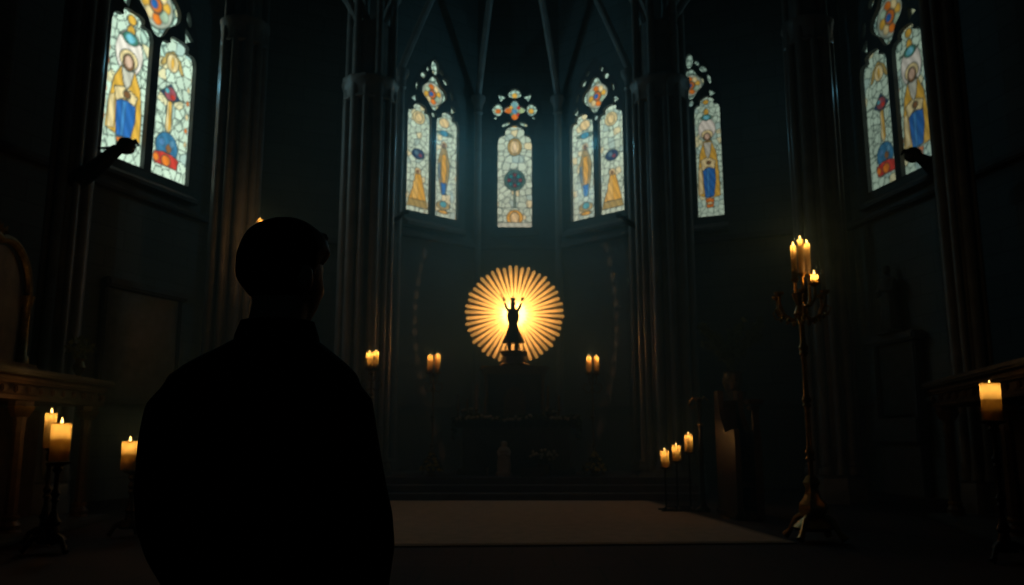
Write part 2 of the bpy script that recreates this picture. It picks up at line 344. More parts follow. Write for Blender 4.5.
def two_light(name, label, mw, W, H, gm, pl, pr, seed, flip=False, sf=.585, tf=.68, of=.775, orr=.27):
    """window standing with its sill at local y = 0 and centre at local x = 0"""
    root = thing(name, (0, 0, 0), label, 'window', None, kind='structure'); root.matrix_world = mw
    ys, rise = sf * H, (1 - sf) * H; mu = .035 * W + .02; fr = .06
    def sc_(lp): return lp
    gap = .035 * W
    lw = W / 2 - mu
    out = lancet(-W / 2 - fr, W / 2 + fr, -fr, ys, rise + fr * 1.5, n=20)
    L = lancet(-W / 2, -mu, 0, ys, (tf - sf) * H, cusp=.06 * W); Rr = lancet(mu, W / 2, 0, ys, (tf - sf) * H, cusp=.06 * W)
    oc = of * H; rr = orr * W
    holes = [L, Rr, blob(0, oc, rr * .80, rr * .94, n=48, lob=.15, k=4)]
    f = in_arch(W - .03, ys, rise)
    def fit(cx, cy, rx, ry, rot=0, sh=None):        # keep the small openings inside the arch and clear of the others
        for k in (1, .92, .84, .76):
            pts = tri(cx * k, cy, rx * k, sh) if sh is not None else blob(cx * k, cy, rx * k, ry * k, rot, 14)
            if all(f(x, y) and math.hypot(x / .93, (y - oc) / 1.1) > rr * .98 for x, y in pts): holes.append(pts); return
    fit(0, oc + rr * 1.55 + .03, .09 * W, .06 * H); fit(0, oc - rr * 1.34, .05 * W, .02 * H) if sf > .56 else None
    for s in (-1, 1):
        fit(s * .405 * W, .702 * H if sf > .56 else .672 * H, .080 * W, 0, 0, PI / 2 + s * .5)
        fit(s * .365 * W, oc + .015 * H, .030 * W, .034 * H, s * .25); fit(s * .235 * W, oc + rr * .92, .052 * W, .028 * H, s * .8)
        fit(s * .13 * W, oc + rr * 1.42, .032 * W, .020 * H, s * .6)
    curve_slab('window_frame', [out] + holes, .09, TRACE, root, bevel=.02)
    g = in_arch(W, ys, rise); res = W / 75; zz = -.02; yt = tf * H; yh = min(yt, oc - rr * 1.5, sf * H + .04 * H)
    glass_panel(root, -W / 2, -.0, 0, yt, g, pl, gm, zz, res, seed, flip=flip); glass_panel(root, 0, W / 2, 0, yt, g, pr, gm, zz, res, seed + 1, flip=flip)
    glass_panel(root, -W / 2, W / 2, yh, H, lambda x, y: g(x, y) and (y > yt or (abs(x) < .15 * W and y > yh) or (abs(x) > .40 * W and y > sf * H + .04 * H)), lambda p: p_head(p, .5, (oc - yh) / W, orr * .74), gm, zz + .004, res, seed + 2, sp=.09)
    sill = M(); sill.add([(-W / 2 - .1, -fr, -.1), (W / 2 + .1, -fr, -.1), (W / 2 + .1, -.34, .34), (-W / 2 - .1, -.34, .34), (-W / 2 - .1, -.42, .34), (W / 2 + .1, -.42, .34), (-W / 2 - .1, -.42, -.1), (W / 2 + .1, -.42, -.1)],
                         [(0, 1, 2, 3), (3, 2, 5, 4), (0, 3, 4, 6), (1, 7, 5, 2), (0, 6, 7, 1), (4, 5, 7, 6)])
    sill.build('window_sill', TRACE, root); daylight(root, W, H, {GL: .55, GA: 1.4, GR: .22, GS: .4}[gm])
    return root

# ---------------------------------------------------------------- plan of the church
SZ = 6.6; YB = 21.0; TOP = 15.0
def line_x(p, d, q, e):      # intersection of two plan lines
    k = d.x * e.y - d.y * e.x; t = ((q.x - p.x) * e.y - (q.y - p.y) * e.x) / k; return Vector((p.x + d.x * t, p.y + d.y * t, 0))
def flat(v): return Vector((v.x, v.y, 0))
a1, a2 = flat(atz(404, 210, SZ)), flat(atz(456, 221, SZ)); b2, b1 = flat(atz(573, 222.5, SZ)), flat(atz(626.5, 210.5, SZ))
r1, r2 = flat(atz(872, 193, SZ)), flat(atz(937, 162, SZ)); l2, l1 = flat(atz(185, 187, SZ)), flat(atz(97, 152, SZ))
q1, q2 = flat(atz(681, 224, SZ)), flat(atz(725, 215.5, SZ))
ex = Vector((1, 0, 0)); back = Vector((0, YB, 0))
off = .09      # glass sits this far behind the wall's inner face
c1 = line_x(back, ex, a1, a2 - a1); c2 = line_x(back, ex, b1, b2 - b1)
d1 = a1 + (a1 - a2).normalized() * .42; d2 = b1 + (b1 - b2).normalized() * .42
PL, PR = at(360, 430, 17.2), at(671, 430, 17.2)
rc = r1 + (r1 - r2).normalized() * .75; qd = (rc - q2).normalized(); q1 = q2 - qd * 1.45; cr = line_x(q1, qd, r1, r2 - r1); s2 = q1 - qd * .75
mq1 = Vector((-q1.x, q1.y, 0)); mqd = Vector((-qd.x, qd.y, 0)); cl = line_x(mq1, mqd, l1, l2 - l1); s1 = mq1 - mqd * .75
rn = r2 + (r2 - r1).normalized() * 15; ln_ = l1 + (l1 - l2).normalized() * 15
print('plan', a1, a2, c1, c2, b2, b1, r1, r2, l1, l2, q1, q2, cr, cl)
wn = [0]
def wall(name, a, b, holes=(), top=TOP):
    """a -> b runs left to right as seen from inside"""
    L = (b - a).length; mw = frame_mw(a, b, 0, -.3)
    return tag(curve_slab(name, [[(0, 0), (L, 0), (L, top), (0, top)]] + list(holes), .3, STONE, mw=mw), kind='structure')
def shift(lp, dx, dy): return [(x + dx, y + dy) for x, y in lp]
def win_wall(name, a, b, g1, g2, H, wname, label, gm, pl, pr, seed, flip=False, sf=.585, tf=.68, top=TOP):
    W = (g2 - g1).length; n = (b - a).normalized(); u = ((g1 + g2) / 2 - a).dot(n); fr = .055
    # the wall's face stands a little in front of the glass
    lp = shift(lancet(-W / 2 - fr, W / 2 + fr, -fr, sf * H, (1 - sf) * H + fr * 1.5, n=20), u, SZ)
    mwa = frame_mw(a, b, 0, off); o = curve_slab(name, [[(0, 0), ((b - a).length, 0), ((b - a).length, top), (0, top)], lp], .3, STONE)
    Z = mwa.col[2].to_3d(); mm = mwa.copy(); mm.translation = mwa.translation - Z * .3; o.matrix_world = mm; tag(o, kind='structure')
    wm = frame_mw(a, b, SZ, 0); wm.translation = a + n * u + Vector((0, 0, SZ)); 
    two_light(wname, label, wm, W, H, gm, pl, pr, seed, flip, sf, tf, *((.775, .27) if sf > .56 else (.742, .285)))
def top_of(px, py, g): return at(px, py, g.y).z - SZ
HA = top_of(438, 60, (a1 + a2) / 2); HB = top_of(592, 62, (b1 + b2) / 2)
win_wall('wall_apse_left', d1, c1, a1, a2, HA, 'window_1', 'stained glass window in the apse, first left of the middle one, kneeling gold figure in its left light', GA, p_kneel, p_slim, 11)
win_wall('wall_apse_right', c2, d2, b2, b1, HB, 'window_3', 'stained glass window in the apse, first right of the middle one, kneeling gold figure in its right light', GA, p_slim, p_kneel, 21)
win_wall('wall_left', ln_, cl, l1, l2, 5.0, 'window_4', 'large bright stained glass window on the left wall with a gold and blue robed saint', GL, p_saint, p_orn, 31, sf=.545, tf=.635)
win_wall('wall_right', cr, rn, r1, r2, 5.0, 'window_5', 'large dim stained glass window on the right wall with a gold and blue robed saint', GR, p_orn, p_saint, 41, sf=.545, tf=.635)
win_wall('wall_bay_right', s2, cr, q1, q2, top_of(703, 48, (q1 + q2) / 2), 'window_6', 'narrow stained glass window half hidden behind the pier right of the apse', GS, p_orn, p_saint, 51, sf=.60, tf=.69)
wall('wall_bay_left', cl, s1)
wall('wall_return_left', d1, s1); wall('wall_return_right', s2, d2)
# centre window
def centre_window():
    zb, zs, zt = at(514, 228, YB).z, at(514, 146, YB).z, at(514, 127, YB).z; cc = at(515, 111, YB).z; k = YB / (F * CP - 120 * SP)
    lw, R = 17 * k, 24.5 * k; cx = at(514.7, 160, YB).x; fr = .07; h = zs - zb; y0c = cc - zb
    def outer(g):
        r = R + g; w = lw + g; a0 = -PI / 2 + math.asin(w / r); pts = [(-w, -g), (w, -g)]
        for i in range(41):
            a = a0 + (2 * PI - 2 * (a0 + PI / 2)) * i / 40; pts.append((r * math.cos(a), y0c + r * math.sin(a)))
        return pts
    lp = shift(outer(fr), cx - c1.x, zb); L = (c2 - c1).length; mw = frame_mw(c1, c2, 0, off - .3)
    tag(curve_slab('wall_apse_back', [[(0, 0), (L, 0), (L, TOP), (0, TOP)], lp], .3, STONE, mw=mw), kind='structure')
    root = thing('window_2', (cx, YB, zb), 'stained glass window in the middle of the apse, single light under a round opening', 'window', kind='structure'); root.matrix_world = frame_mw(c1, c2, zb, 0); root.location.x = cx
    holes = [lancet(-lw, lw, 0, h, (zt - zs) * 1.05, cusp=.10)]
    holes.append(blob(0, y0c, .36 * R, .36 * R, n=40, lob=.24, k=4))
    for a in (0, PI / 2, PI): holes.append(blob(.70 * R * math.cos(a), y0c + .70 * R * math.sin(a), .215 * R, .27 * R, a, 16, .06, 3))
    for a in (PI / 4, 3 * PI / 4): holes.append(tri(.76 * R * math.cos(a), y0c + .76 * R * math.sin(a), .185 * R, a))
    for a in (-.42, PI + .42): holes.append(tri(.86 * R * math.cos(a), y0c + .86 * R * math.sin(a), .10 * R, a))
    for s in (-1, 1): holes.append(blob(s * .36 * R, y0c - .62 * R, .20 * R, .085 * R, -s * .45, 12)) if y0c - .62 * R - .2 * R > h + (zt - zs) * .55 else None
    curve_slab('window_frame', [outer(fr)] + holes, .09, TRACE, root, bevel=.018)
    glass_panel(root, -lw, lw, 0, zt - zb, lambda x, y: True, p_center, GA, -.02, .016, 61, sp=.2)
    glass_panel(root, -R, R, zt - zb, y0c + R, lambda x, y: x * x + (y - y0c) ** 2 < R * R, lambda p: p_headC(p, .5, (y0c - zt + zb) / (2 * R), .5), GA, -.02, .016, 62, sp=.1)
    M().box((0, -.2, .12), (2 * lw + .35, .14, .44), bev=.03).build('window_sill', TRACE, root); daylight(root, 2 * lw, y0c + R, 1.0)
centre_window()

# floor, chancel steps
tag(M().box((0, 9, -.1), (26, 30, .2)).build('floor', FLOOR, smooth=False), kind='structure')
YS = atz(514, 501, 0).y; PH = .40
st = M()
def shrink(p, k): v = (Vector((0, 18, 0)) - Vector((p.x, p.y, 0))).normalized(); return (p.x + v.x * k, p.y + v.y * k)
for i in range(3):
    y0 = YS + i * .32; h = PH * (i + 1) / 3; X0 = 3.6 - i * .05
    pl = [(-X0, y0), (X0, y0), (X0, 16.62), (2.5, 16.62), (2.5, 17.8), shrink(d2, .12), shrink(c2, .12), shrink(c1, .12), shrink(d1, .12), (-2.5, 17.8), (-2.5, 16.62), (-X0, 16.62)]; n = len(pl)
    st.add([(x, y, 0) for x, y in pl] + [(x, y, h) for x, y in pl], [tuple(range(n - 1, -1, -1)), tuple(range(n, 2 * n))] + [(q, (q + 1) % n, n + (q + 1) % n, n + q) for q in range(n)])
    st.box((0, y0 - .01, h - .02), (2 * X0, .05, .04), bev=.01)
tag(st.build('chancel_steps', STEPM, smooth=False), 'low dark stone steps running across the front of the apse', 'steps')
# ceiling: pointed barrel with ribs
ce = M(); vs = []; n = 16
prof = [(-x, z) for x, z in [(9.6, 11.5)]]
arcp = arch_pts(-11, 11, 11.5, 8.5, 12)
vs = [(x, -6, z) for x, z in arcp] + [(x, 24, z) for x, z in arcp]; k = len(arcp)
tag(ce.add(vs, [(i, i + 1, i + 1 + k, i + k) for i in range(k - 1)]).build('ceiling', VAULT), kind='structure')

# ---------------------------------------------------------------- piers
def pier(p, R, ns, zc, label, sr=.105, ph=0, cat='pillar', z0=0, thick=None):
    t = thing('clustered_pier', (p.x, p.y, z0), label, cat); H = zc - z0
    M().lathe([(R * .74, .5), (R * .74, H + 1.5)], n=24).build('core', SHAFT, t)
    b = M().lathe([(R * 1.22, 0), (R * 1.22, .22), (R * 1.16, .28), (R * 1.16, .42), (R * 1.05, .5), (R * .98, .52), (R * 1.0, .56), (R * .9, .60)], n=8); b.build('plinth', SHAFT, t)
    for i in range(ns):
        a = ph + 2 * PI * i / ns; r = sr * (1.25 if i % 2 == 0 else .8); x, y = (R - r * .7) * math.cos(a), (R - r * .7) * math.sin(a)
        M().lathe([(r * 1.5, .5), (r * 1.5, .58), (r * 1.2, .64), (r * 1.3, .68), (r, .74), (r, H)], (x, y, 0), 14).build('shaft', SHAFT, t)
    c = M().lathe([(R * .98, H - .32), (R * 1.03, H - .30), (R * 1.03, H - .26), (R * .99, H - .24), (R * 1.0, H - .1), (R * 1.06, H + .06), (R * 1.10, H + .10), (R * 1.10, H + .18), (R * 1.0, H + .21)], n=24, fn=lambda a, z: 1 + .03 * math.cos(a * ns))
    c.build('capital', SHAFT, t)
    # upper shafts carrying the ribs
    for i in range(0, ns, 2):
        a = ph + 2 * PI * i / ns; M().lathe([(sr, H + .2), (sr, 13.5 - z0)], (R * .85 * math.cos(a), R * .85 * math.sin(a), 0), 10).build('upper_shaft', SHAFT, t)
    return t
ZI = at(338, 92, 17.2).z; ZO = at(252, 34, 15.6).z
pier(PL, .56, 12, ZI, 'clustered stone pier standing left of the apse, candle pair before it', .085)
pier(PR, .59, 12, ZI, 'clustered stone pier standing right of the apse beside the half hidden window', .085)
OL, OR = at(222, 430, 15.6), at(833, 430, 15.6)
pier(OL, .44, 10, ZO, 'clustered stone pier behind the man, between left wall window and apse', .08, .2)
pier(OR, .46, 10, ZO, 'clustered stone pier behind the tall candelabrum on the right', .08, .2)
NL, NR = at(48, 430, 13.3), at(978, 430, 13.3)
pier(NL, .34, 8, 12, 'clustered stone pier at the left edge beside the big bright window', .07)
pier(NR, .30, 8, 12, 'clustered stone pier at the right edge beside the big dim window', .07)
# slim corner shafts of the apse
for p, lb in ((c1, 'slim stone shaft left of the middle apse window'), (c2, 'slim stone shaft right of the middle apse window'), (d1, 'slim stone shaft at the outer left end of the apse'), (d2, 'slim stone shaft at the outer right end of the apse')):
    v = (Vector((0, 17, 0)) - p).normalized() * .3; t = thing('wall_shaft', (p.x + v.x, p.y + v.y, PH), lb, 'column', 'slim shafts in the corners of the apse')
    M().lathe([(.17, 0), (.17, .2), (.14, .26), (.11, .3), (.11, .36)], n=14).build('base', SHAFT, t); M().lathe([(.09, .3), (.09, 9.2)], n=14).build('shaft', SHAFT, t)
    M().lathe([(.1, 9.1), (.13, 9.15), (.1, 9.2), (.12, 9.35), (.19, 9.5), (.19, 9.6)], n=14).build('capital', SHAFT, t)
# arches and ribs
tn = [0]
def trim(m, mt=SHAFT):
    tn[0] += 1; tag(m.build('trim_%d' % tn[0], mt), kind='structure')
def rib(a, b, z, rise, r=.11, offs=(0,)):
    m = M(); d = (b - a); L = math.hypot(d.x, d.y); nrm = Vector((-d.y, d.x, 0)).normalized()
    for o_ in offs:
        pts = [Vector((a.x + d.x * (x / L + .5), a.y + d.y * (x / L + .5), y)) + nrm * o_ for x, y in arch_pts(-L / 2, L / 2, z, rise, 14)]
        m.tube(pts, r, 8)
    trim(m)
rib(PL, PR, ZI + .2, 4.6, .1, (-.28, 0, .28)); rib(OL, PL, ZO, 2.2, .09, (-.18, .18)); rib(PR, OR, ZO, 2.2, .09, (-.18, .18)); rib(OL, OR, ZO + .2, 5.6, .11, (-.22, .0, .22))
rib(NL, NR, 11.5, 6, .12)
for p in (c1, c2, d1, d2):
    m = M(); b = Vector((0, 17.6, 14.2)); v = (Vector((0, 17, 0)) - p).normalized() * .25; s = Vector((p.x, p.y, 10)) + v
    m.tube([s.lerp(b, t) + Vector((0, 0, math.sin(t * PI / 2) * 3.2 - t * 3.2)) for t in [i / 12 for i in range(13)]], .09, 8); trim(m)
# string course under the windows
for a, b in ((ln_, cl), (cl, s1), (d1, c1), (c1, c2), (c2, d2), (s2, cr), (cr, rn)):
    for z, h, dep in ((SZ - .62, .14, .22), (1.9, .1, .16)):
        L = (b - a).length; n = (b - a).normalized(); N = n.cross(Vector((0, 0, 1))); c = (a + b) / 2 + N * (off + dep / 2 - .02)
        trim(M().box((c.x, c.y, z), (L, dep, h), math.atan2(n.y, n.x), bev=.03), TRACE)

# carpet
rg = [atz(330, 502.5, 0), atz(651, 502.5, 0), atz(797, 544, 0), atz(215, 549, 0)]
rg[0].x = -rg[1].x; rg[3].x = -rg[2].x; rg[0].y = rg[1].y = YS - .12
cx = sum(p.x for p in rg) / 4; cy = sum(p.y for p in rg) / 4
t = thing('chancel_carpet', (cx, cy, 0), 'wide pale carpet lying on the dark floor before the steps', 'carpet')
def quad(p, k, z0, z1): q = [((a.x - cx) * k, (a.y - cy) * k) for a in p]; return [(x, y, z0) for x, y in q] + [(x, y, z1) for x, y in q], [(0, 1, 2, 3), (4, 7, 6, 5), (0, 4, 5, 1), (1, 5, 6, 2), (2, 6, 7, 3), (3, 7, 4, 0)]
M().add(*quad(rg, 1, .002, .016)).build('border', RUGE, t); M().add(*quad(rg, .965, .012, .022)).build('pile', RUG, t)

# ---------------------------------------------------------------- candles and their stands
FC = (1, .50, .16)
def candle(loc, r, h, label, group=None, lit=True, fp=1.0, wp=1.0, fl=1.0):
    t = thing('candle', loc, label, 'candle', group)
    wx = M().lathe([(r * .98, 0), (r, h * .05), (r * .99, h * .55), (r * 1.0, h * .96), (r * .93, h), (r * .82, h - r * .06), (r * .55, h - r * .35), (.002, h - r * .4)], n=18, fn=lambda a, z: 1 + .02 * math.sin(3 * a + z * 9))
    for zz in ((h - max(1.7 * r, .36 * h), h - max(2.9 * r, .62 * h)) if r > .07 else (h * .28,)): wx.add([(r * .96 * math.cos(2 * PI * i / 18), r * .96 * math.sin(2 * PI * i / 18), zz) for i in range(18)], [tuple(range(18))])  # hidden discs added inside the wax to dim the glow lower down
    wx.build('wax', WAX, t)
    M().tube([(0, 0, h - r * .4), (0, 0, h + .004), (.002, 0, h + .012)], .003 + r * .03, 6).build('wick', WICK, t)
    if lit:
        k = fl * (.026 + r * .2)
        M().lathe([(.002, 0), (.22 * k, .15 * k), (.32 * k, .45 * k), (.27 * k, .85 * k), (.12 * k, 1.3 * k), (.003, 1.7 * k)], (0, 0, h - r * .2), 12).build('flame', FLAMEM, t)
        lamp(t, (0, 0, h + k * 1.0 + .03), FLAME_W * fp, FC, .03)
        lamp(t, (0, 0, h - max(r * .62, h * .05)), WAX_W * wp * (r / .08) ** 1.6, (1, .58, .16), r * .2, 'wax_glow')
    return t
def stand(loc, h, label, group=None, arms=0, spread=.2, m=BRASS, br=.2, rr=.022, cup=.07, rz=0, top_only=False, foot='tripod'):
    t = thing('candle_stand', loc, label, 'candle stand', group, rz)
    b = M().lathe([(br * .55, .10), (br * .62, .13), (br * .5, .17), (br * .3, .2), (br * .22, .27), (br * .34, .31), (br * .2, .36), (rr * 1.4, .42)], n=16); b.build('base', m, t)
    for i in range(3):
        a = PI / 2 + i * 2 * PI / 3; c, s = math.cos(a), math.sin(a)
        M().tube([(c * br * .3, s * br * .3, .18), (c * br * .75, s * br * .75, .14), (c * br, s * br, .05), (c * br * 1.12, s * br * 1.12, .025)], [.03, .028, .024, .034], 8).build('foot', m, t)
    pf = [(rr, .4)]; z = .5
    while z < h - .2:
        pf += [(rr, z), (rr * 1.9, z + .03), (rr * 1.2, z + .06), (rr * 2.2, z + .1), (rr, z + .15)]; z += max(.35, h * .28)
    pf += [(rr, h - .12), (rr * 2.4, h - .08), (rr * 1.4, h - .04)]
    M().lathe(pf, n=14).build('pole', m, t)
    def cupm(x, y, z): return M().lathe([(cup * .3, z - .05), (cup * .5, z - .04), (cup * 1.1, z - .015), (cup * 1.25, z), (cup * 1.15, z)], (x, y, 0), 16)
    if arms:
        for i in range(arms):
            a = 2 * PI * i / arms; c, s = math.cos(a) * spread, math.sin(a) * spread
            ar = t0 = M().tube([(0, 0, h - .28), (c * .4, s * .4, h - .38), (c * .8, s * .8, h - .34), (c, s, h - .2), (c, s, h - .04)], [.02, .018, .016, .016, .018], 8)
            M_ = ar.build('arm', m, t)
            M().tube([(c * .75, s * .75, h - .34), (c * .62, s * .62, h - .22), (c * .5, s * .5, h - .2), (c * .45, s * .45, h - .27), (c * .52, s * .52, h - .3)], .011, 6).build('scroll', m, M_)
            cupm(c, s, h).build('cup', m, M_)
    cupm(0, 0, h).build('cup', m, t)
    return t
# pillar candles on the left
def stand_at(px, pyb, pyt, label, m=IRON, z0=0, **k):
    p = atz(px, pyb, z0); top = at(px, pyt, p.y).z; return p, top - z0, stand((p.x, p.y, z0), top - z0, label, m=m, **k)
p, h, _ = stand_at(50, 553, 462, 'dark iron candle stand left of the man, carrying the fattest burning candle', br=.24, cup=.11)
PXM = 1 / (F * CP + 25)
def put(px, pyb, pyt, Y, wpx, label, **k):
    b, tp = at(px, pyb, Y), at(px, pyt, Y); return candle(b, wpx * Y * PXM / 2, tp.z - b.z, label, **k)
put(58.5, 461, 423, p.y, 18.5, 'fat burning pillar candle under the left side altar', group='big candles on the left', fp=4)
p2, h2, _ = stand_at(42, 545, 448, 'slender iron candle stand behind the fat pillar candle', br=.18, cup=.06)
put(48.5, 448, 413, p2.y, 11, 'slim tall burning candle just behind the fat pillar candle', group='big candles on the left', fp=4)
p3, h3, _ = stand_at(128, 537, 471, 'low iron candle stand next to the man\'s elbow', br=.2, cup=.09)
put(128, 470, 441, p3.y, 14.5, 'medium burning pillar candle close to the man\'s left elbow', group='big candles on the left', fp=4)
# right single candle
pr = at(993, 421, 8.3)
stand((pr.x, pr.y, 0), pr.z, 'tall iron candle stand before the right side altar', m=IRON, br=.2, cup=.1)
put(993, 420, 383, 8.3, 19, 'single burning pillar candle before the right side altar', fl=.6, fp=.5)
# three rising candles on a stepped rack
Y3 = 13.6; tops = [(665, 467, 450), (676.5, 461, 445), (689, 452, 434)]
base = at(677, 467, Y3); rk = thing('candle_rack', (base.x, Y3, .023), 'low dark iron rack with three rising cups right of the carpet', 'candle rack')
xs = []
for (x, yb, yt) in tops:
    q = at(x, yb, Y3); lx = q.x - base.x; q.z -= .026; xs.append((lx, q.z))
    M().lathe([(.02, q.z - .04), (.085, q.z - .01), (.085, q.z)], (lx, 0, 0), 14).build('cup', IRON, rk); M().tube([(lx, 0, .05), (lx, 0, q.z - .03)], .014, 8).build('post', IRON, rk)
for s in (-1, 1): M().tube([(xs[0][0] - .1, s * .16, .012), (xs[2][0] + .1, s * .16, .012)], .012, 8).build('foot', IRON, rk)
fr_ = M(); fr_.tube([(xs[0][0], 0, .06), (xs[2][0], 0, .06)], .014, 8); [fr_.tube([(x, -.17, .02), (x, 0, .06), (x, .17, .02)], .012, 8) for x, z in xs]; fr_.build('crossbar', IRON, rk)
for (x, yb, yt), lb in zip(tops, ('lowest of three burning candles on the rack right of the carpet', 'middle of three burning candles on the rack right of the carpet', 'highest of three burning candles on the rack right of the carpet')):
    put(x, yb, yt, Y3, 8.2, lb, group='three candles on the low rack', fl=.7)
# twin candle stands about the altar
def twin(cands, pxs, ybase, Y, z0, label, cl_, m=GILT):
    c = at(pxs, cands[0][1], Y); t = stand((c.x, Y, z0), c.z - z0, label, m=m, br=.2, cup=.03, rr=.022)
    for (x, yb, yt), lb in zip(cands, cl_):
        q = at(x, yb, Y); dx = q.x - c.x; h = c.z - z0
        a = M().tube([(0, 0, h - .2), (dx * .7, 0, h - .22), (dx, 0, h - .1), (dx, 0, h - .01)], .014, 8).build('arm', m, t); M().lathe([(.02, h - .03), (.09, h), (.09, h + .008)], (dx, 0, 0), 14).build('cup', m, a)
        candle((q.x, q.y, q.z + .008), .056, at(x, yt, Y).z - q.z, lb, fl=.8, fp=.5, wp=2.0)
    for s in (-1, 1):
        M().tube([(0, 0, h - .35), (s * .12, 0, h - .4), (s * .2, 0, h - .3), (s * .16, 0, h - .2), (s * .1, 0, h - .24)], .012, 6).build('scroll', m, t)
YA = YS + 1.7
twin([(430, 373, 356), (437.3, 373, 355)], 433.5, 470, YA, PH, 'gilded twin candle stand on the platform left of the altar', ('left of two burning candles on the stand left of the altar', 'right of two burning candles on the stand left of the altar'))
twin([(589, 374, 357), (596.5, 374, 357)], 592.5, 470, YA, PH, 'gilded twin candle stand on the platform right of the altar', ('left of two burning candles on the stand right of the altar', 'right of two burning candles on the stand right of the altar'))
twin([(369, 369, 353), (375.5, 369, 352)], 372, 470, 15.4, 0, 'gilded twin candle stand before the pier left of the apse', ('left of two burning candles before the left pier', 'right of two burning candles before the left pier'))
# candelabra
def candelabrum(px0, pyb, label, side, tops=()):
    b = atz(px0, pyb, 0); zt = at(px0 - side * 12, 296, b.y).z
    t = thing('candelabrum', (b.x, b.y, 0), label, 'candelabrum', 'tall floor candelabra')
    M().lathe([(.20, .12), (.24, .16), (.18, .22), (.12, .26), (.16, .34), (.15, .42), (.09, .5), (.07, .6), (.10, .66), (.05, .74)], n=18, fn=lambda a, z: 1 + .06 * math.cos(6 * a)).build('base', BRASS, t)
    for i in range(4):
        a = PI / 4 + i * PI / 2; c, s = math.cos(a), math.sin(a)
        M().tube([(c * .12, s * .12, .3), (c * .22, s * .22, .24), (c * .3, s * .3, .1), (c * .36, s * .36, .04)], [.03, .035, .03, .045], 8).build('foot', BRASS, t)
    pf = [(.03, .7)]; z = .9
    while z < zt - .4: pf += [(.03, z), (.055, z + .03), (.04, z + .06), (.06, z + .1), (.03, z + .16), (.026, z + .4)]; z += .62
    pf += [(.035, zt - .3), (.09, zt - .22), (.05, zt - .12), (.085, zt - .02), (.10, zt + .03), (.04, zt + .05)]
    M().lathe(pf, n=14).build('pole', BRASS, t)
    for i in range(6):
        a = i * PI / 3 + .3; c, s = math.cos(a), math.sin(a); R = .30
        ar = M().tube([(c * .04, s * .04, zt - .22), (c * .12, s * .12, zt - .30), (c * .24, s * .24, zt - .24), (c * R, s * R, zt - .1), (c * R, s * R, zt)], [.02, .018, .016, .015, .016], 8).build('arm', BRASS, t)
        M().tube([(c * .22, s * .22, zt - .25), (c * .32, s * .32, zt - .26), (c * .36, s * .36, zt - .18), (c * .31, s * .31, zt - .14), (c * .28, s * .28, zt - .18)], .011, 6).build('scroll', BRASS, ar)
        M().lathe([(.02, zt - .02), (.055, zt + .005), (.06, zt + .03), (.05, zt + .03)], (c * R, s * R, 0), 12).build('cup', BRASS, ar)
        for k in range(3): M().ell((c * (.1 + k * .08), s * (.1 + k * .08), zt - .33 + k * .03), (.022, .022, .034), 10, 8).build('drop', SHINY, ar)
    for px, yb, dy, r in tops:
        q = at(px, yb, b.y + dy); c, s, z = q.x - b.x, dy, q.z
        M().tube([(c * .2, s * .2, zt - .14), (c * .7, s * .7, zt - .12), (c, s, zt - .04), (c, s, z - .02)], .018, 8).lathe([(.015, z - .05), (r * 1.3, z - .02), (r * 1.5, z - .001)], (c, s, 0), 14).build('top_cup', BRASS, t)
    return b, zt
b, zt = candelabrum(815, 541, 'tall ornate brass candelabrum standing right of the carpet', 1, ((795, 279, .02, .036), (802, 273, -.03, .036), (808.5, 274, .09, .034), (814.5, 283, -.12, .045)))
def cput(px, yb, yt, dy, r, lb, **k):
    q = at(px, yb, b.y + dy); candle(q, r, at(px, yt, b.y + dy).z - q.z, lb, group='candles on the tall candelabrum', **k)
cput(795, 279, 246, .02, .036, 'left candle on the tall candelabrum right of the carpet', fp=3.5, wp=2)
cput(802, 273, 239.5, -.03, .036, 'tallest middle candle on the tall candelabrum', fp=3.5, wp=2)
cput(808.5, 274, 243.5, .09, .034, 'right candle on the tall candelabrum, behind the middle one', fp=3.5, wp=2)
cput(814.5, 283, 274.5, -.12, .045, 'burnt down stub with a bright flame on the candelabrum arm', fp=3, wp=2.5)
b2_, zt2 = candelabrum(262, 507.5, 'tall brass candelabrum hidden behind the man with one flame above his hair', -1, ((258, 262, 0, .045), (268, 262, 0, .045)))
q = at(258, 262, b2_.y); candle(q, .045, at(258, 219.5, b2_.y).z - q.z, 'candle behind the man, only its flame showing over his hair', fp=6, fl=.6)
q = at(268, 262, b2_.y); candle(q, .045, at(258, 240, b2_.y).z - q.z, 'shorter candle hidden behind the head of the man', fp=6)
q = at(250, 270, b2_.y); 

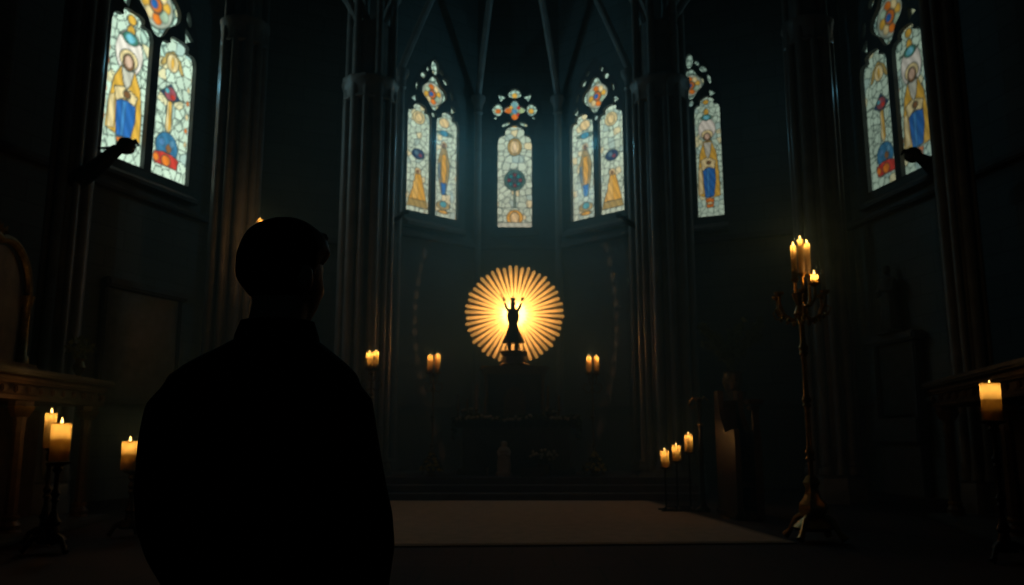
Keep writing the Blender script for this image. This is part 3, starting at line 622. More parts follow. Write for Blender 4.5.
# ---------------------------------------------------------------- altar, retable, glowing sunburst
YAl = YS + 1.55
ax0, ax1 = at(455, 440, YAl).x, at(578, 440, YAl).x; aw = ax1 - ax0; axc = (ax0 + ax1) / 2; az = at(514, 419, YAl).z
t = thing('altar', (axc, YAl + .37, PH), 'dark stone altar draped with dark cloth in the middle of the apse', 'altar')
H = az - PH
M().box((0, 0, .06), (aw - .1, .76, .12), bev=.02).build('plinth', MARBLE, t); M().box((0, 0, H / 2), (aw - .3, .64, H - .16), bev=.02).build('body', MARBLE, t)
for i in range(4): M().box((-(aw - .3) / 2 + (aw - .3) * (i + .5) / 4, -.33, H / 2), ((aw - .3) / 4 - .12, .03, H - .4), bev=.012).build('panel', MARBLE, t)
M().box((0, 0, H - .05), (aw, .78, .10), bev=.02).build('altar_top', MARBLE, t)
cl = M(); nseg = 60
for i in range(nseg):
    x0, x1 = -aw / 2 + aw * i / nseg, -aw / 2 + aw * (i + 1) / nseg; zf = lambda x: H - .16 - .03 * abs(math.sin(x * 9)); 
    cl.add([(x0, -.405 - .01 * math.sin(x0 * 40), zf(x0)), (x1, -.405 - .01 * math.sin(x1 * 40), zf(x1)), (x1, -.40, H + .006), (x0, -.40, H + .006), (x1, .38, H + .006), (x0, .38, H + .006)], [(0, 1, 2, 3), (3, 2, 4, 5)])
tag(cl.build('altar_cloth', CLOTH), 'dark cloth with a scalloped edge lying over the altar top', 'cloth').location = t.location
# retable
rx0, rx1 = at(481, 390, YAl + .9).x, at(548, 390, YAl + .9).x; rw = rx1 - rx0; rxc = (rx0 + rx1) / 2; rz = at(514, 366, YAl + .9).z
t = thing('tabernacle', (rxc, YAl + 1.1, PH), 'tall dark tabernacle block behind the altar carrying the sunburst', 'tabernacle'); H2 = rz - PH
M().box((0, 0, H2 / 2 - .05), (rw - .2, .46, H2 - .1), bev=.02).build('body', MARBLE, t); M().box((0, 0, .5), (rw + .5, .54, 1.0), bev=.03).build('plinth', MARBLE, t)
M().box((0, 0, H2 - .14), (rw - .05, .56, .08), bev=.02).box((0, 0, H2 - .05), (rw + .06, .62, .10), bev=.03).build('cornice', GILT, t)
for s in (-1, 1): M().lathe([(.08, 1.0), (.08, 1.06), (.05, 1.1), (.045, H2 - .3), (.06, H2 - .26), (.08, H2 - .18)], (s * (rw / 2 - .12), -.28, 0), 12).build('column', GILT, t)
dr = lancet(-.24, .24, 1.12, H2 - .75, .3); M().prism(dr, -.275, -.25).build('door', GILT, t); M().ell((.16, -.285, 1.5), (.02, .015, .02), 8, 6).build('knob', BRASS, t)
M().lathe([(.34, 0), (.36, .04), (.28, .09), (.24, .22), (.30, .27), (.30, .31)], (0, 0, H2), 8).build('pedestal', GILT, t)
# sunburst
YSB = YAl + 1.6; sc0 = at(514.2, 314, YSB); RB = 49 * YSB / (F * CP - 20 * SP)
t = thing('sunburst', (sc0.x, YSB, sc0.z), 'round glowing golden sunburst of straight rays above the altar', 'sunburst')
NR_ = 48
for i in range(NR_):
    a = 2 * PI * (i + .5) / NR_ + .02; L = RB * (1.0 + .02 * math.sin(i * 2.3)) * (.99 if i % 2 else 1.0); c, s = math.cos(a), math.sin(a); w0, w1 = .024, .037; r0 = RB * .24; z0 = .0 if i % 2 else .05
    ra = M(); P = Vector((c, 0, s)); T = Vector((-s, 0, c)); vs = []
    for r_, w_ in ((r0, w0), (L - .03, w1), (L, w1 * .55)):
        for sx, dy in ((-1, -.0), (0, -.03), (1, .0), (0, .02)): vs.append(P * r_ + T * w_ * sx + Vector((0, dy + z0, 0)))
    fs = [(0, 3, 2, 1), (8, 9, 10, 11)]
    for j in range(2):
        for k in range(4): fs.append((j * 4 + k, j * 4 + (k + 1) % 4, j * 4 + 4 + (k + 1) % 4, j * 4 + 4 + k))
    ra.add(vs, fs).build('ray', GOLDRAY, t, smooth=False)
dsc = M(); n = 48; vs = [(0, -.015, 0)]
for r_, y_ in ((RB * .2, .0), (RB * .29, .02)):
    for i in range(n): a = 2 * PI * i / n; rr = r_ * (1 + (.10 * math.cos(i * PI) if r_ > RB * .3 else 0)); vs.append((rr * math.cos(a), y_, rr * math.sin(a)))
for i in range(n): rr = RB * .27; a = 2 * PI * i / n; vs.append((rr * math.cos(a), .08, rr * math.sin(a)))
fs = [(0, 1 + i, 1 + (i + 1) % n) for i in range(n)] + [(1 + k * n + i, 1 + k * n + (i + 1) % n, 1 + (k + 1) * n + (i + 1) % n, 1 + (k + 1) * n + i) for k in range(2) for i in range(n)] + [tuple(1 + 2 * n + i for i in range(n - 1, -1, -1))]
dsc.add(vs, fs).build('glory_disc', GOLDDISC, t)
bp = M(); vs = []; n = 64
for y_ in (.10, .13): vs += [(RB * .97 * math.cos(2 * PI * i / n), y_, RB * .97 * math.sin(2 * PI * i / n)) for i in range(n)]
bp.add(vs, [tuple(range(n)), tuple(range(2 * n - 1, n - 1, -1))] + [(i, i + n, (i + 1) % n + n, (i + 1) % n) for i in range(n)]).build('light_blocking_disc', STATUE, t)  # dark disc added behind the rays, keeps lamp light off the apse wall
M().tube([(0, .15, -RB * .3), (0, .15, -(sc0.z - PH))], .03, 8).build('support', GILT, t)
l_ = bpy.data.lights.new('added_ray_light', 'SPOT'); l_.energy = BURST_W; l_.color = (1, .78, .32); l_.spot_size = math.radians(134); l_.spot_blend = .06; l_.shadow_soft_size = .05  # unseen lamp added behind the statue, brightens the rays towards their centre
o_ = bpy.data.objects.new('added_ray_light', l_); COL.objects.link(o_); o_.parent = t; o_.location = (0, -.43, 0); o_.rotation_euler = (PI / 2, 0, 0)
# figure with raised arms
zb_ = at(514, 357, YSB - .1).z; zt_ = at(514, 298, YSB - .55).z; k = (zt_ - zb_)
bx = at(513, 330, YSB).x
t = thing('statue', (bx, YSB - .65, zb_ + .0), 'small dark robed figure with raised arms standing before the sunburst', 'statue')
t.location.z = rz + .31; S = (at(513, 303, YSB - .62).z - t.location.z) / .90
def sp_(l): return [Vector(p) * S for p in l]
bd = M()
bd.lathe([(.205 * S, .17 * S), (.195 * S, .20 * S), (.14 * S, .33 * S), (.095 * S, .45 * S), (.082 * S, .52 * S), (.11 * S, .60 * S), (.115 * S, .68 * S), (.085 * S, .77 * S), (.045 * S, .81 * S), (.04 * S, .84 * S)], n=18, fn=lambda a, z: (.78 + .22 * abs(math.cos(a))) * (1 + .05 * math.cos(7 * a) * (z < .4 * S)))
bd.ell((0, 0, .89 * S), (.05 * S, .055 * S, .07 * S), 14, 10)
for s in (-1, 1):
    bd.tube(sp_([(s * .07, 0, .75), (s * .12, -.02, .81), (s * .15, -.02, .90)]), [.038 * S, .028 * S, .022 * S], 8); bd.tube(sp_([(s * .16, -.02, .93), (s * .17, -.02, .97)]), [.03 * S, .016 * S], 8)
    for j in range(4): bd.tube(sp_([(s * (.15 + j * .012), -.02, .95), (s * (.15 + j * .016), -.02, 1.01 - abs(j - 1.5) * .008)]), .006 * S, 6)
    bd.tube(sp_([(s * .165, -.03, .94), (s * .135, -.03, .975)]), .007 * S, 6)
    bd.tube(sp_([(s * .07, 0, .25), (s * .065, 0, .1), (s * .065, 0, .03)]), [.05 * S, .035 * S, .03 * S], 8); bd.ell((s * .065 * S, -.04 * S, .025 * S), (.035 * S, .08 * S, .028 * S), 10, 6)
bd.build('figure', STATUE, t); M().tube(sp_([(-.16, -.03, .93), (-.23, -.03, 1.06)]), .01 * S, 6).build('rod', STATUE, t)
M().lathe([(.03 * S, .95 * S), (.055 * S, .96 * S), (.05 * S, .99 * S), (.01 * S, 1.0 * S), (.012 * S, 1.04 * S)], n=10).build('crown', STATUE, t)
M().lathe([(.25 * S, 0), (.26 * S, .01 * S), (.22 * S, .015 * S)], (0, -.02, 0), 18).build('base', STATUE, t)
t.location.y = YAl + .98

# garland and things on and before the altar
def leaves(m, c, r, n, size=.05, flat_=False):
    for _ in range(n):
        d = Vector((random.gauss(0, 1), random.gauss(0, 1), random.gauss(0, 1))).normalized(); p = Vector(c) + Vector((d.x * r[0], d.y * r[1], d.z * r[2])) * random.random() ** .4
        t_ = Vector((random.uniform(-1, 1), random.uniform(-1, 1), random.uniform(-.3, 1))).normalized(); q = t_.cross(Vector((random.random(), random.random(), .3))).normalized(); s = size * random.uniform(.6, 1.3)
        m.add([p - t_ * s, p + q * s * .4 + Vector((0, 0, .01)), p + t_ * s, p - q * s * .4], [(0, 1, 2), (0, 2, 3)])
g = thing('flower_garland', (axc, YAl, az), 'garland of leaves and pale flowers along the altar front edge', 'garland')
lm, fm = M(), M()
for i in range(46):
    x = -aw / 2 + aw * i / 45; z = .02 + .025 * math.sin(x * 6); leaves(lm, (x, -.04, z), (.07, .05, .055), 16, .05)
    if random.random() < .6: fm.ell((x + random.uniform(-.02, .02), -.09, z + random.uniform(-.03, .05)), (.032, .03, .03), 8, 6, fn=lambda d, q: q * (1 + .2 * math.sin(5 * math.atan2(d.y, d.x))))
for s in (-1, 1):
    for i in range(7): leaves(lm, (s * (aw / 2 + .02), -.05, -.02 - i * .06), (.06, .05, .05), 14, .05)
lm.build('foliage', LEAF, g); fm.build('blossoms', BLOOM, g)
def altar_stick(px, pyt, label, pale=False, r=.026):
    x = at(px, 412, YAl + .3).x; h = at(px, pyt, YAl + .3).z - az - .01
    t = thing('altar_candlestick', (x, YAl + .3, az + .01), label, 'candlestick', 'unlit candlesticks on the altar')
    M().lathe([(.07, 0), (.07, .015), (.03, .04), (.018, .08), (.032, .12), (.018, .16), (.045, .19), (.045, .2)], n=12).build('stem', GILT, t); M().lathe([(r, .2), (r * .97, h), (.004, h + .01)], n=12).build('taper', PALE if pale else WAX, t)
for a in ((458, 394, 'unlit thin candle at the left end of the altar'), (467, 399, 'unlit short candle between the left end of the altar and the pale candle'), (476.5, 385, 'pale tall unlit candle on the left part of the altar', True, .04),
          (548, 386, 'unlit tall candle on the right part of the altar'), (559, 396, 'unlit thin candle at the right end of the altar')): altar_stick(*a)
# low flowers in bowls on the altar
for px, lb in ((468, 'low bowl of flowers on the left part of the altar'), (551, 'low bowl of leaning flowers on the right part of the altar')):
    x = at(px, 412, YAl + .15).x; t = thing('flower_bowl', (x, YAl + .15, az + .008), lb, 'flowers'); M().lathe([(.05, 0), (.055, .01), (.10, .06), (.11, .10), (.10, .10)], n=14).build('bowl', GILT, t)
    a = M(); leaves(a, (0, 0, .14), (.14, .09, .07), 70, .05); a.build('foliage', LEAF, t); a = M(); [a.ell((random.uniform(-.12, .12), random.uniform(-.09, 0), .15 + random.uniform(-.02, .07)), (.028,) * 3, 8, 6) for _ in range(9)]; a.build('blossoms', BLOOM, t)
# statuette, little candle, flowers and box on the platform before the altar
YF = YAl - .35
q = at(504, 477, YF); t = thing('statuette', (q.x, YF, PH), 'pale veiled statuette standing on the platform before the altar', 'statuette'); hS = at(504, 441, YF).z - PH
M().lathe([(.17, 0), (.17, .06), (.13, .09)], n=8).build('base', PALE, t)
M().lathe([(.13, .08), (.14, .2), (.12, hS * .45), (.11, hS * .62), (.13, hS * .72), (.10, hS * .80), (.05, hS * .84), (.068, hS * .90), (.06, hS * .97), (.02, hS)], n=18, fn=lambda a, z: (.85 + .15 * abs(math.cos(a))) * (1 + .05 * math.cos(8 * a) * (z < hS * .7))).build('figure', PALE, t)
a = M()
for s in (-1, 1): a.tube([(s * .11, -.02, hS * .70), (s * .10, -.10, hS * .58), (0, -.13, hS * .64)], [.035, .03, .022], 8)
a.build('arms', PALE, t)
q = at(487, 477, YF); candle((q.x, YF, PH), .03, .17, 'small unlit candle on the platform left of the statuette', lit=False)
q = at(544, 477, YF); t = thing('flower_basket', (q.x, YF, PH), 'basket of mixed flowers on the platform before the right half of the altar', 'flowers')
M().lathe([(.13, 0), (.17, .22), (.16, .24), (.12, .2)], n=16, fn=lambda a, z: 1 + .03 * math.cos(16 * a)).build('basket', WOOD, t); a = M(); leaves(a, (0, 0, .38), (.34, .15, .15), 160, .06); a.build('foliage', LEAF, t)
a = M(); [a.ell((random.uniform(-.3, .3), random.uniform(-.15, 0), .42 + random.uniform(-.12, .1)), (.032,) * 3, 8, 6) for _ in range(18)]; a.build('blossoms', BLOOM, t)
q = at(532, 477, YF - .36); t = thing('offering_box', (q.x, YF - .36, PH), 'low wooden box on the platform in front of the flower basket', 'box'); M().box((0, 0, .07), (.42, .2, .14), bev=.01).build('body', WOOD, t); M().box((0, 0, .15), (.45, .22, .03), bev=.01).build('lid', WOOD, t)
for px, lb in ((431.5, 'cone shaped yellow flower arrangement on the platform left of the altar'), (595, 'cone shaped yellow flower arrangement on the platform right of the altar')):
    YC = YAl - .55; q = at(px, 477, YC); hC = at(px, 452, YC).z - PH; t = thing('flower_arrangement', (q.x, YC, PH), lb, 'flowers', 'cone shaped flower arrangements')
    M().lathe([(.09, 0), (.12, .03), (.07, .06), (.12, .14), (.13, .15)], n=14).build('vase', GILT, t); a, b_ = M(), M()
    for i in range(150):
        z = random.random() ** 1.3; r = .23 * (1 - z) * random.uniform(.6, 1) + .02; an = random.random() * 2 * PI; P = (r * math.cos(an), r * math.sin(an), .13 + z * (hC - .14))
        if i % 2: leaves(a, P, (.03, .03, .03), 3, .045)
        else: b_.ell(P, (.026, .026, .024), 7, 5)
    a.build('foliage', LEAF, t); b_.build('blossoms', YBLOOM, t)

# ---------------------------------------------------------------- side altars (tables with columns and heavy cornice)
def side_altar(near, far, out, z, label, sgn, base_px):
    """near/far: front edge in plan, out: depth away from the aisle (sgn -1 left, +1 right)"""
    d = (far - near); L = math.hypot(d.x, d.y); rz = math.atan2(d.y, d.x); mid = (near + far) / 2
    t = thing('side_altar', (mid.x, mid.y, 0), label, 'side altar', rz=rz); o = -sgn      # local x along the edge, local y*o away from the aisle
    D = out; yy = lambda q: q * o
    def bx(m, x, q, zz, sx, sy, sz, b=.02): return m.box((x, yy(q), zz), (sx, sy, sz), bev=b)
    m = M(); bx(m, 0, D / 2, z - .04, L, D, .08, .025); m.build('table_top', MARBLE, t)
    m = M(); bx(m, 0, D / 2 + .04, z - .13, L - .1, D - .08, .10, .03); bx(m, 0, D / 2 + .09, z - .25, L - .22, D - .18, .14); bx(m, 0, D / 2 + .05, z - .34, L - .14, D - .1, .05, .02); m.build('cornice', WOOD, t)
    for i in range(14): bx(M(), -L / 2 + .2 + (L - .4) * i / 13, .10, z - .25, .12, .05, .09, .015).build('bracket_block', WOOD, t)
    for x in (-L / 2 + .28, 0, L / 2 - .28):
        c = M().lathe([(.14, 0), (.14, .08), (.11, .11), (.12, .16), (.08, .22), (.075, .3), (.065, z - .75), (.08, z - .70), (.065, z - .66), (.09, z - .5), (.14, z - .42), (.14, z - .37)], (x, yy(.26), 0), 16, fn=lambda a, q: 1 + .04 * math.cos(8 * a)); c.build('column', WOOD, t)
        M().lathe([(.075, .215), (.10, .235), (.10, .26), (.07, .28)], (x, yy(.26), 0), 16).build('ring', BRASS, t); M().lathe([(.09, z - .56), (.115, z - .52), (.15, z - .44), (.12, z - .43)], (x, yy(.26), 0), 12, fn=lambda a, q: 1 + .12 * math.cos(8 * a)).build('capital', BRASS, t)
    m = M(); bx(m, 0, D - .2, (z - .4) / 2, L - .3, .2, z - .45); m.build('back_panel', WOOD, t)
    m = M(); bx(m, 0, D / 2, .04, L + .1, D + .1, .08, .02); m.build('plinth', MARBLE, t)
    return t
zT = 1.98
ln0, ln1 = atz(-60, 352, zT), atz(116, 382, zT); rn0, rn1 = atz(1075, 343, zT), atz(921, 383, zT)
side_altar(ln0, ln1, 1.25, zT, 'dark wooden side altar with heavy cornice and columns by the left wall', -1, 90)
side_altar(rn0, rn1, 1.25, zT, 'dark wooden side altar with columns by the right wall', 1, 940)
# retable on the left side altar
mid = ln0.lerp(ln1, .42); d = (ln1 - ln0); rz = math.atan2(d.y, d.x)
t = thing('carved_retable', (mid.x - .65, mid.y + .1, zT), 'dark carved picture frame standing on the left side altar', 'altarpiece', rz=rz)
M().prism(lancet(-.75, .75, .12, 1.0, .5), .0, .06).build('painting', CANVAS, t); M().box((0, .0, .06), (2.0, .35, .12), bev=.02).build('base', WOOD, t)
m = M(); m.tube([(x, -.04, z) for x, z in arch_pts(-.82, .82, 1.0, .58)], .055, 8); m.build('arch_moulding', GILT, t)
for s in (-1, 1): M().lathe([(.09, .12), (.09, .2), (.06, .24), (.055, .86), (.08, .9), (.10, 1.0)], (s * .82, -.03, 0), 14, fn=lambda a, z: 1 + .08 * math.cos(3 * a + z * 14)).build('twisted_column', GILT, t)
m = M(); leaves(m, (0, 0, 1.66), (.2, .05, .1), 60, .08); m.build('crest', GILT, t)
# flower vase at the end of the left altar
q = ln0.lerp(ln1, .86); t = thing('flower_vase', (q.x - .3, q.y, zT), 'vase of faded flowers at the far end of the left side altar', 'flowers'); M().lathe([(.06, 0), (.03, .04), (.09, .16), (.05, .26), (.07, .28)], n=14).build('vase', GILT, t); m = M(); leaves(m, (0, 0, .42), (.2, .2, .17), 110, .06); m.build('foliage', LEAF, t)

# monument with statue on the right wall, below the big window
n_ = (rn - cr).normalized(); N = n_.cross(Vector((0, 0, 1))); A_, B_ = atz(868, 395, 2.4), atz(938, 395, 2.4)
mc = r1.lerp(r2, .35) + N * (off + .02)
t = thing('wall_monument', (mc.x, mc.y, 0), 'dark stone wall monument with a framed panel under the big right window', 'monument', rz=math.atan2(n_.y, n_.x))
W_ = 1.5
M().box((0, -.18, 1.3), (W_, .3, .5), bev=.03).build('shelf', TRACE, t); M().box((0, -.1, .55), (W_ - .2, .2, 1.1), bev=.02).build('pedestal', TRACE, t)
M().box((0, -.08, 2.35), (W_ - .25, .12, 1.5), bev=.02).build('panel', MARBLE, t)
for s in (-1, 1): M().box((s * (W_ / 2 - .1), -.14, 2.3), (.16, .22, 1.6), bev=.03).build('pilaster', TRACE, t)
M().box((0, -.16, 3.2), (W_ + .15, .34, .18), bev=.04).build('cornice', TRACE, t)
def figure(loc, h, rz, label, m=TRACE, name='wall_statue'):
    t = thing(name, loc, label, 'statue', rz=rz); M().lathe([(.2 * h, 0), (.2 * h, .04 * h), (.15 * h, .06 * h)], n=8).build('base', m, t)
    b = M().lathe([(.15 * h, .05 * h), (.16 * h, .15 * h), (.12 * h, .42 * h), (.10 * h, .56 * h), (.14 * h, .70 * h), (.13 * h, .77 * h), (.05 * h, .82 * h), (.045 * h, .84 * h)], n=20, fn=lambda a, z: (.72 + .28 * abs(math.cos(a))) * (1 + .06 * math.cos(9 * a) * (z < .6 * h)))
    b.ell((0, -.01 * h, .91 * h), (.05 * h, .06 * h, .075 * h), 14, 10)
    for s in (-1, 1): b.tube([(s * .12 * h, 0, .76 * h), (s * .16 * h, -.05 * h, .60 * h), (s * .05 * h, -.15 * h, .58 * h + s * .03 * h)], [.045 * h, .04 * h, .028 * h], 10)
    b.build('figure', m, t); return t
figure((mc.x + N.x * .2, mc.y + N.y * .2, 3.29), 1.5, math.atan2(n_.y, n_.x), 'dark stone statue standing on the cornice of the right wall monument')
# same on the left wall
nl = (l2 - l1).normalized(); Nl = nl.cross(Vector((0, 0, 1))); ml = l1.lerp(l2, .55) + Nl * (off + .02); t = thing('wall_panelling', (ml.x, ml.y, 0), 'dark framed stone panel on the wall under the big left window', 'panel', rz=math.atan2(nl.y, nl.x))
M().box((0, -.05, 2.9), (1.9, .1, 2.2), bev=.02).build('panel', MARBLE, t); M().box((0, -.1, 4.1), (2.2, .24, .18), bev=.04).build('cornice', TRACE, t)
for s in (-1, 1): M().box((s * 1.0, -.08, 2.9), (.16, .16, 2.2), bev=.03).build('pilaster', TRACE, t)

# dark brackets seen against the feet of the windows
def bracket(px, py, Y, label, s, k=1.0, back_to=None):
    q = at(px, py, Y); t = thing('carved_bracket', q, label, 'bracket', 'carved brackets before the wall windows')
    t['group'] = 'carved brackets before the windows'
    M().tube([(s * -.95 * k, .3 * k, -.5 * k), (s * -.5 * k, .12 * k, -.30 * k), (s * -.15 * k, 0, -.05 * k), (0, 0, 0)], [.17 * k, .14 * k, .10 * k, .08 * k], 10).build('arm', IRON, t)
    m = M().ell((0, 0, .02 * k), (.15 * k, .13 * k, .14 * k), 14, 10, fn=lambda d, q: q * (1 + .12 * math.sin(6 * math.atan2(d.y, d.x)) * math.cos(5 * d.z))); m.tube([(0, 0, 0), (s * .16 * k, 0, .1 * k), (s * .20 * k, 0, .02 * k)], [.07 * k, .04 * k, .02 * k], 8); m.build('carved_head', IRON, t)
    M().tube([(s * -.5 * k, .1 * k, .02 * k), (s * -.3 * k, .05 * k, 0), (s * -.1 * k, 0, .03 * k)], [.02 * k, .025 * k, .03 * k], 8).build('scroll', IRON, t)
    # stem tying it to the wall or pier
    if back_to is not None:
        v = back_to - q; M().tube([(s * -.9 * k, .3 * k, -.48 * k), (v.x, v.y, v.z)], [.12 * k, .14 * k], 8).build('stem', IRON, t)
bracket(126, 147, 12.9, 'dark carved bracket against the foot of the big left window', 1, 1.0, Vector((NL.x + .1, NL.y, 6.0)))
bracket(913, 156, 13.8, 'dark carved bracket against the foot of the big right window', -1, 1.0, Vector((NR.x - .1, NR.y, 5.7)))
bracket(619, 216, 18.6, 'small dark carved bracket against the right apse window foot', -1, .45, Vector((d2.x, d2.y, 6.2)))
bracket(407, 212, 18.4, 'small dark carved bracket against the left apse window foot', 1, .4, Vector((d1.x, d1.y, 6.2)))

# ---------------------------------------------------------------- choir stall and post on the right
Yt = atz(725, 520, 0).y
q = atz(750, 520, 0); x0, x1 = atz(714, 512, 0), atz(774, 523, 0); wS = (x1.x - x0.x); hT = at(740, 398, Yt).z
t = thing('choir_stall', ((x0.x + x1.x) / 2, Yt, 0), 'dark wooden choir stall right of the carpet, behind the slender post', 'choir stall')
M().box((0, .5, .05), (wS, 1.2, .1), bev=.02).build('plinth', WOOD, t)
for i, s in enumerate((-1, 1)):
    o = M().prism([(y, z) for y, z in ((-.1, .1), (1.05, .1), (1.05, hT + .15), (.8, hT + .15), (.75, hT - .2), (.45, hT - .5), (-.05, hT - .45), (-.1, hT - .6))], -.04, .04).build('end_panel', WOOD, t)
    o.rotation_euler = (0, 0, PI / 2); o.location = (s * (wS / 2 - .06), 0, 0)
M().box((0, .95, hT / 2 + .05), (wS - .1, .08, hT - .1), bev=.01).build('backrest', WOOD, t); M().box((0, .45, .48), (wS - .2, .7, .06), bev=.01).build('seat', WOOD, t)
M().box((.12, -.1, (hT - .1) / 2), (wS - .34, .08, hT - .15), bev=.01).build('front_panel', WOOD, t)
M().box((.1, -.12, hT - .06), (wS - .2, .26, .07), bev=.02).box((.1, -.10, hT - .15), (wS - .26, .18, .06), bev=.02).build('book_rest', WOOD, t)
pe = at(735, 430, 15.6); t = thing('flower_pedestal', (pe.x, 15.6, 0), 'tall dark stone pedestal behind the choir stall carrying the leafy arrangement', 'pedestal')
M().box((0, 0, .1), (.55, .55, .2), bev=.03).lathe([(.24, .2), (.2, .3), (.17, .36), (.15, 1.75), (.18, 1.82), (.25, 1.92), (.26, 2.0)], n=16).build('column', MARBLE, t)
t = thing('leaf_arrangement', (pe.x, 15.6, 2.0), 'large loose arrangement of pale leaves on the pedestal behind the choir stall', 'plant'); M().lathe([(.10, 0), (.14, .02), (.2, .2), (.16, .34), (.19, .38)], n=16).build('vase', GILT, t)
m = M(); st_ = M()
for i in range(16):
    a = random.uniform(0, 2 * PI); L_ = random.uniform(.5, 1.0); e = Vector((math.cos(a) * .55, math.sin(a) * .4, .35 + L_)); pts = [Vector((0, 0, .3)).lerp(e, k / 6) + Vector((0, 0, .14 * math.sin(k / 6 * PI))) for k in range(7)]
    st_.tube(pts, .008, 5)
    for p_ in pts[2:]: leaves(m, p_, (.07, .07, .06), 12, .07)
st_.build('stems', LEAF, t); m.build('foliage', LEAF, t)
q = atz(703.5, 512, 0); hP = at(703.5, 398, q.y).z
t = thing('reading_post', (q.x, q.y, 0), 'slender dark post with a brass scroll at its top, beside the carpet', 'post')
M().lathe([(.11, 0), (.11, .05), (.06, .1), (.04, .2), (.035, hP * .5), (.05, hP * .52), (.035, hP * .55), (.03, hP - .1), (.05, hP - .05), (.03, hP)], n=14).build('pole', IRON, t)
M().tube([(0, 0, hP - .08), (-.1, 0, hP), (-.17, 0, hP - .1), (-.12, 0, hP - .18), (-.07, 0, hP - .12)], [.02, .02, .018, .015, .012], 8).tube([(0, 0, hP - .08), (.08, 0, hP + .02), (.14, 0, hP - .04)], .016, 8).build('scroll', BRASS, t)
M().lathe([(.03, hP - .46), (.055, hP - .43), (.03, hP - .4)], n=12).build('collar', BRASS, t)

# ---------------------------------------------------------------- the man
YM = 1.85
def remesh(m, name, mt, parent, vox=.007, sm=4):
    me = bpy.data.meshes.new(name); me.from_pydata(m.v, [], m.f); t_ = bpy.data.objects.new('t', me); COL.objects.link(t_)
    r = t_.modifiers.new('r', 'REMESH'); r.mode = 'VOXEL'; r.voxel_size = vox; s = t_.modifiers.new('s', 'SMOOTH'); s.factor = .5; s.iterations = sm
    bpy.context.view_layer.update(); nm = bpy.data.meshes.new_from_object(t_.evaluated_get(bpy.context.evaluated_depsgraph_get())); bpy.data.objects.remove(t_)
    nm.name = name; nm.materials.clear(); nm.materials.append(mt); nm.shade_smooth(); o = bpy.data.objects.new(name, nm); COL.objects.link(o); o.parent = parent; return o
bc = at(262, 430, YM); man = thing('person', (bc.x, YM, 0), 'person in a black coat standing with his back to the viewer', 'person')
hc = at(285.5, 279, YM); hx, hz = hc.x - bc.x, hc.z
TH = math.radians(38); RH = Matrix.Rotation(-TH, 3, 'Z')     # head turned to the right
def face(d, q):
    # q in head space: +y is the face direction
    x, y, z = q; 
    if y > 0:
        q = Vector((x, y + .022 * math.exp(-((x / .014) ** 2 + ((z + .018) / .024) ** 2)) + .008 * math.exp(-((x / .022) ** 2 + ((z + .062) / .012) ** 2)) + .014 * math.exp(-((x / .03) ** 2 + ((z + .098) / .02) ** 2)) - .010 * (math.exp(-(((x - .032) / .016) ** 2 + ((z - .008) / .012) ** 2)) + math.exp(-(((x + .032) / .016) ** 2 + ((z - .008) / .012) ** 2))), z))
    if z < -.02: t_ = min(1, (-z - .02) / .1); q.x *= 1 - .32 * t_; q.y = q.y if q.y > 0 else q.y * (1 - .35 * t_)
    return q
body = M(); body.ell((hx, 0, hz), (.074, .094, .118), 40, 30, R=RH, fn=face)
for s in (-1, 1):
    e = RH @ Vector((s * .083, -.008, -.008)); body.ell((hx + e.x, e.y, hz + e.z), (.012, .021, .033), 12, 10, R=RH)
body.tube([(hx * .9, -.01, hz - .05), (hx * .6, -.02, hz - .13), (hx * .3, -.02, hz - .20)], [.061, .061, .072], 18)
zs = 1.345 * 1.0; ZSH = at(262, 372, YM).z - .06
body.ell((0, 0, ZSH - .12), (.15, .09, .2), 20, 14); body.ell((0, 0, .95), (.15, .10, .14), 20, 14); body.tube([(0, 0, .95), (0, 0, 1.2)], .12, 18)
body.tube([(-.17, 0, ZSH - .01), (0, 0, ZSH + .03), (.17, 0, ZSH - .01)], .05, 14)
hands = []
for s in (-1, 1):
    ax = -.004 if s > 0 else 0; E = Vector((s * .205 + ax * s, -.005, 1.075)); Wp = Vector((s * .185, .12, .885)); body.tube([(s * .165, 0, ZSH - .03), (s * .195, -.0, 1.2), E], [.048, .044, .038], 12); body.tube([E, E.lerp(Wp, .4), Wp], [.042, .04, .027], 12)
    P = Wp + Vector((-s * .03, .07, -.03)); body.tube([Wp, Wp.lerp(P, .5), P], [.028, .034, .036], 12)
    for j in range(4):
        b0 = P + Vector((s * (.024 - j * .016), .015, -.004)); l = (.062, .072, .066, .052)[j]; body.tube([b0, b0 + Vector((-s * .012, l * .55, -.02)), b0 + Vector((-s * .02, l * .75, -.05 - l * .2))], [.0095, .009, .0075], 8)
    b0 = Wp.lerp(P, .5) + Vector((-s * .03, 0, .005)); body.tube([b0, b0 + Vector((-s * .03, .03, -.012)), b0 + Vector((-s * .035, .06, -.025))], [.012, .0105, .009], 8)
    body.tube([(s * .085, 0, .92), (s * .095, .01, .52), (s * .10, -.01, .12)], [.085, .058, .042], 14); body.tube([(s * .10, -.02, .07), (s * .105, .14, .045)], [.045, .035], 12)
remesh(body, 'body', SKIN, man, .006, 3)
hair = M()
def hairf(d, q):
    n = noise.noise(Vector((d.x * 4, d.y * 4, d.z * 4))); q = q * (1 + .035 * n)
    if q.z > .075: q.z = .078 + (q.z - .078) * .72
    t_ = max(0, min(1, (d.y - .15) / .4)) * max(0, min(1, (.34 - d.z) / .22)); q = q * (1 - t_ * .26)        # the face is left clear
    if d.z < -.1: q = q * (1 - .30 * min(1, (-d.z - .1) / .8) ** 1.3)
    if abs(d.x) > .6 and -.55 < d.z < .1 and d.y > -.45: q.x *= .87
    return q
hair.ell((hx + .0, -.006, hz + .022), (.095, .114, .134), 40, 28, R=RH, fn=hairf)
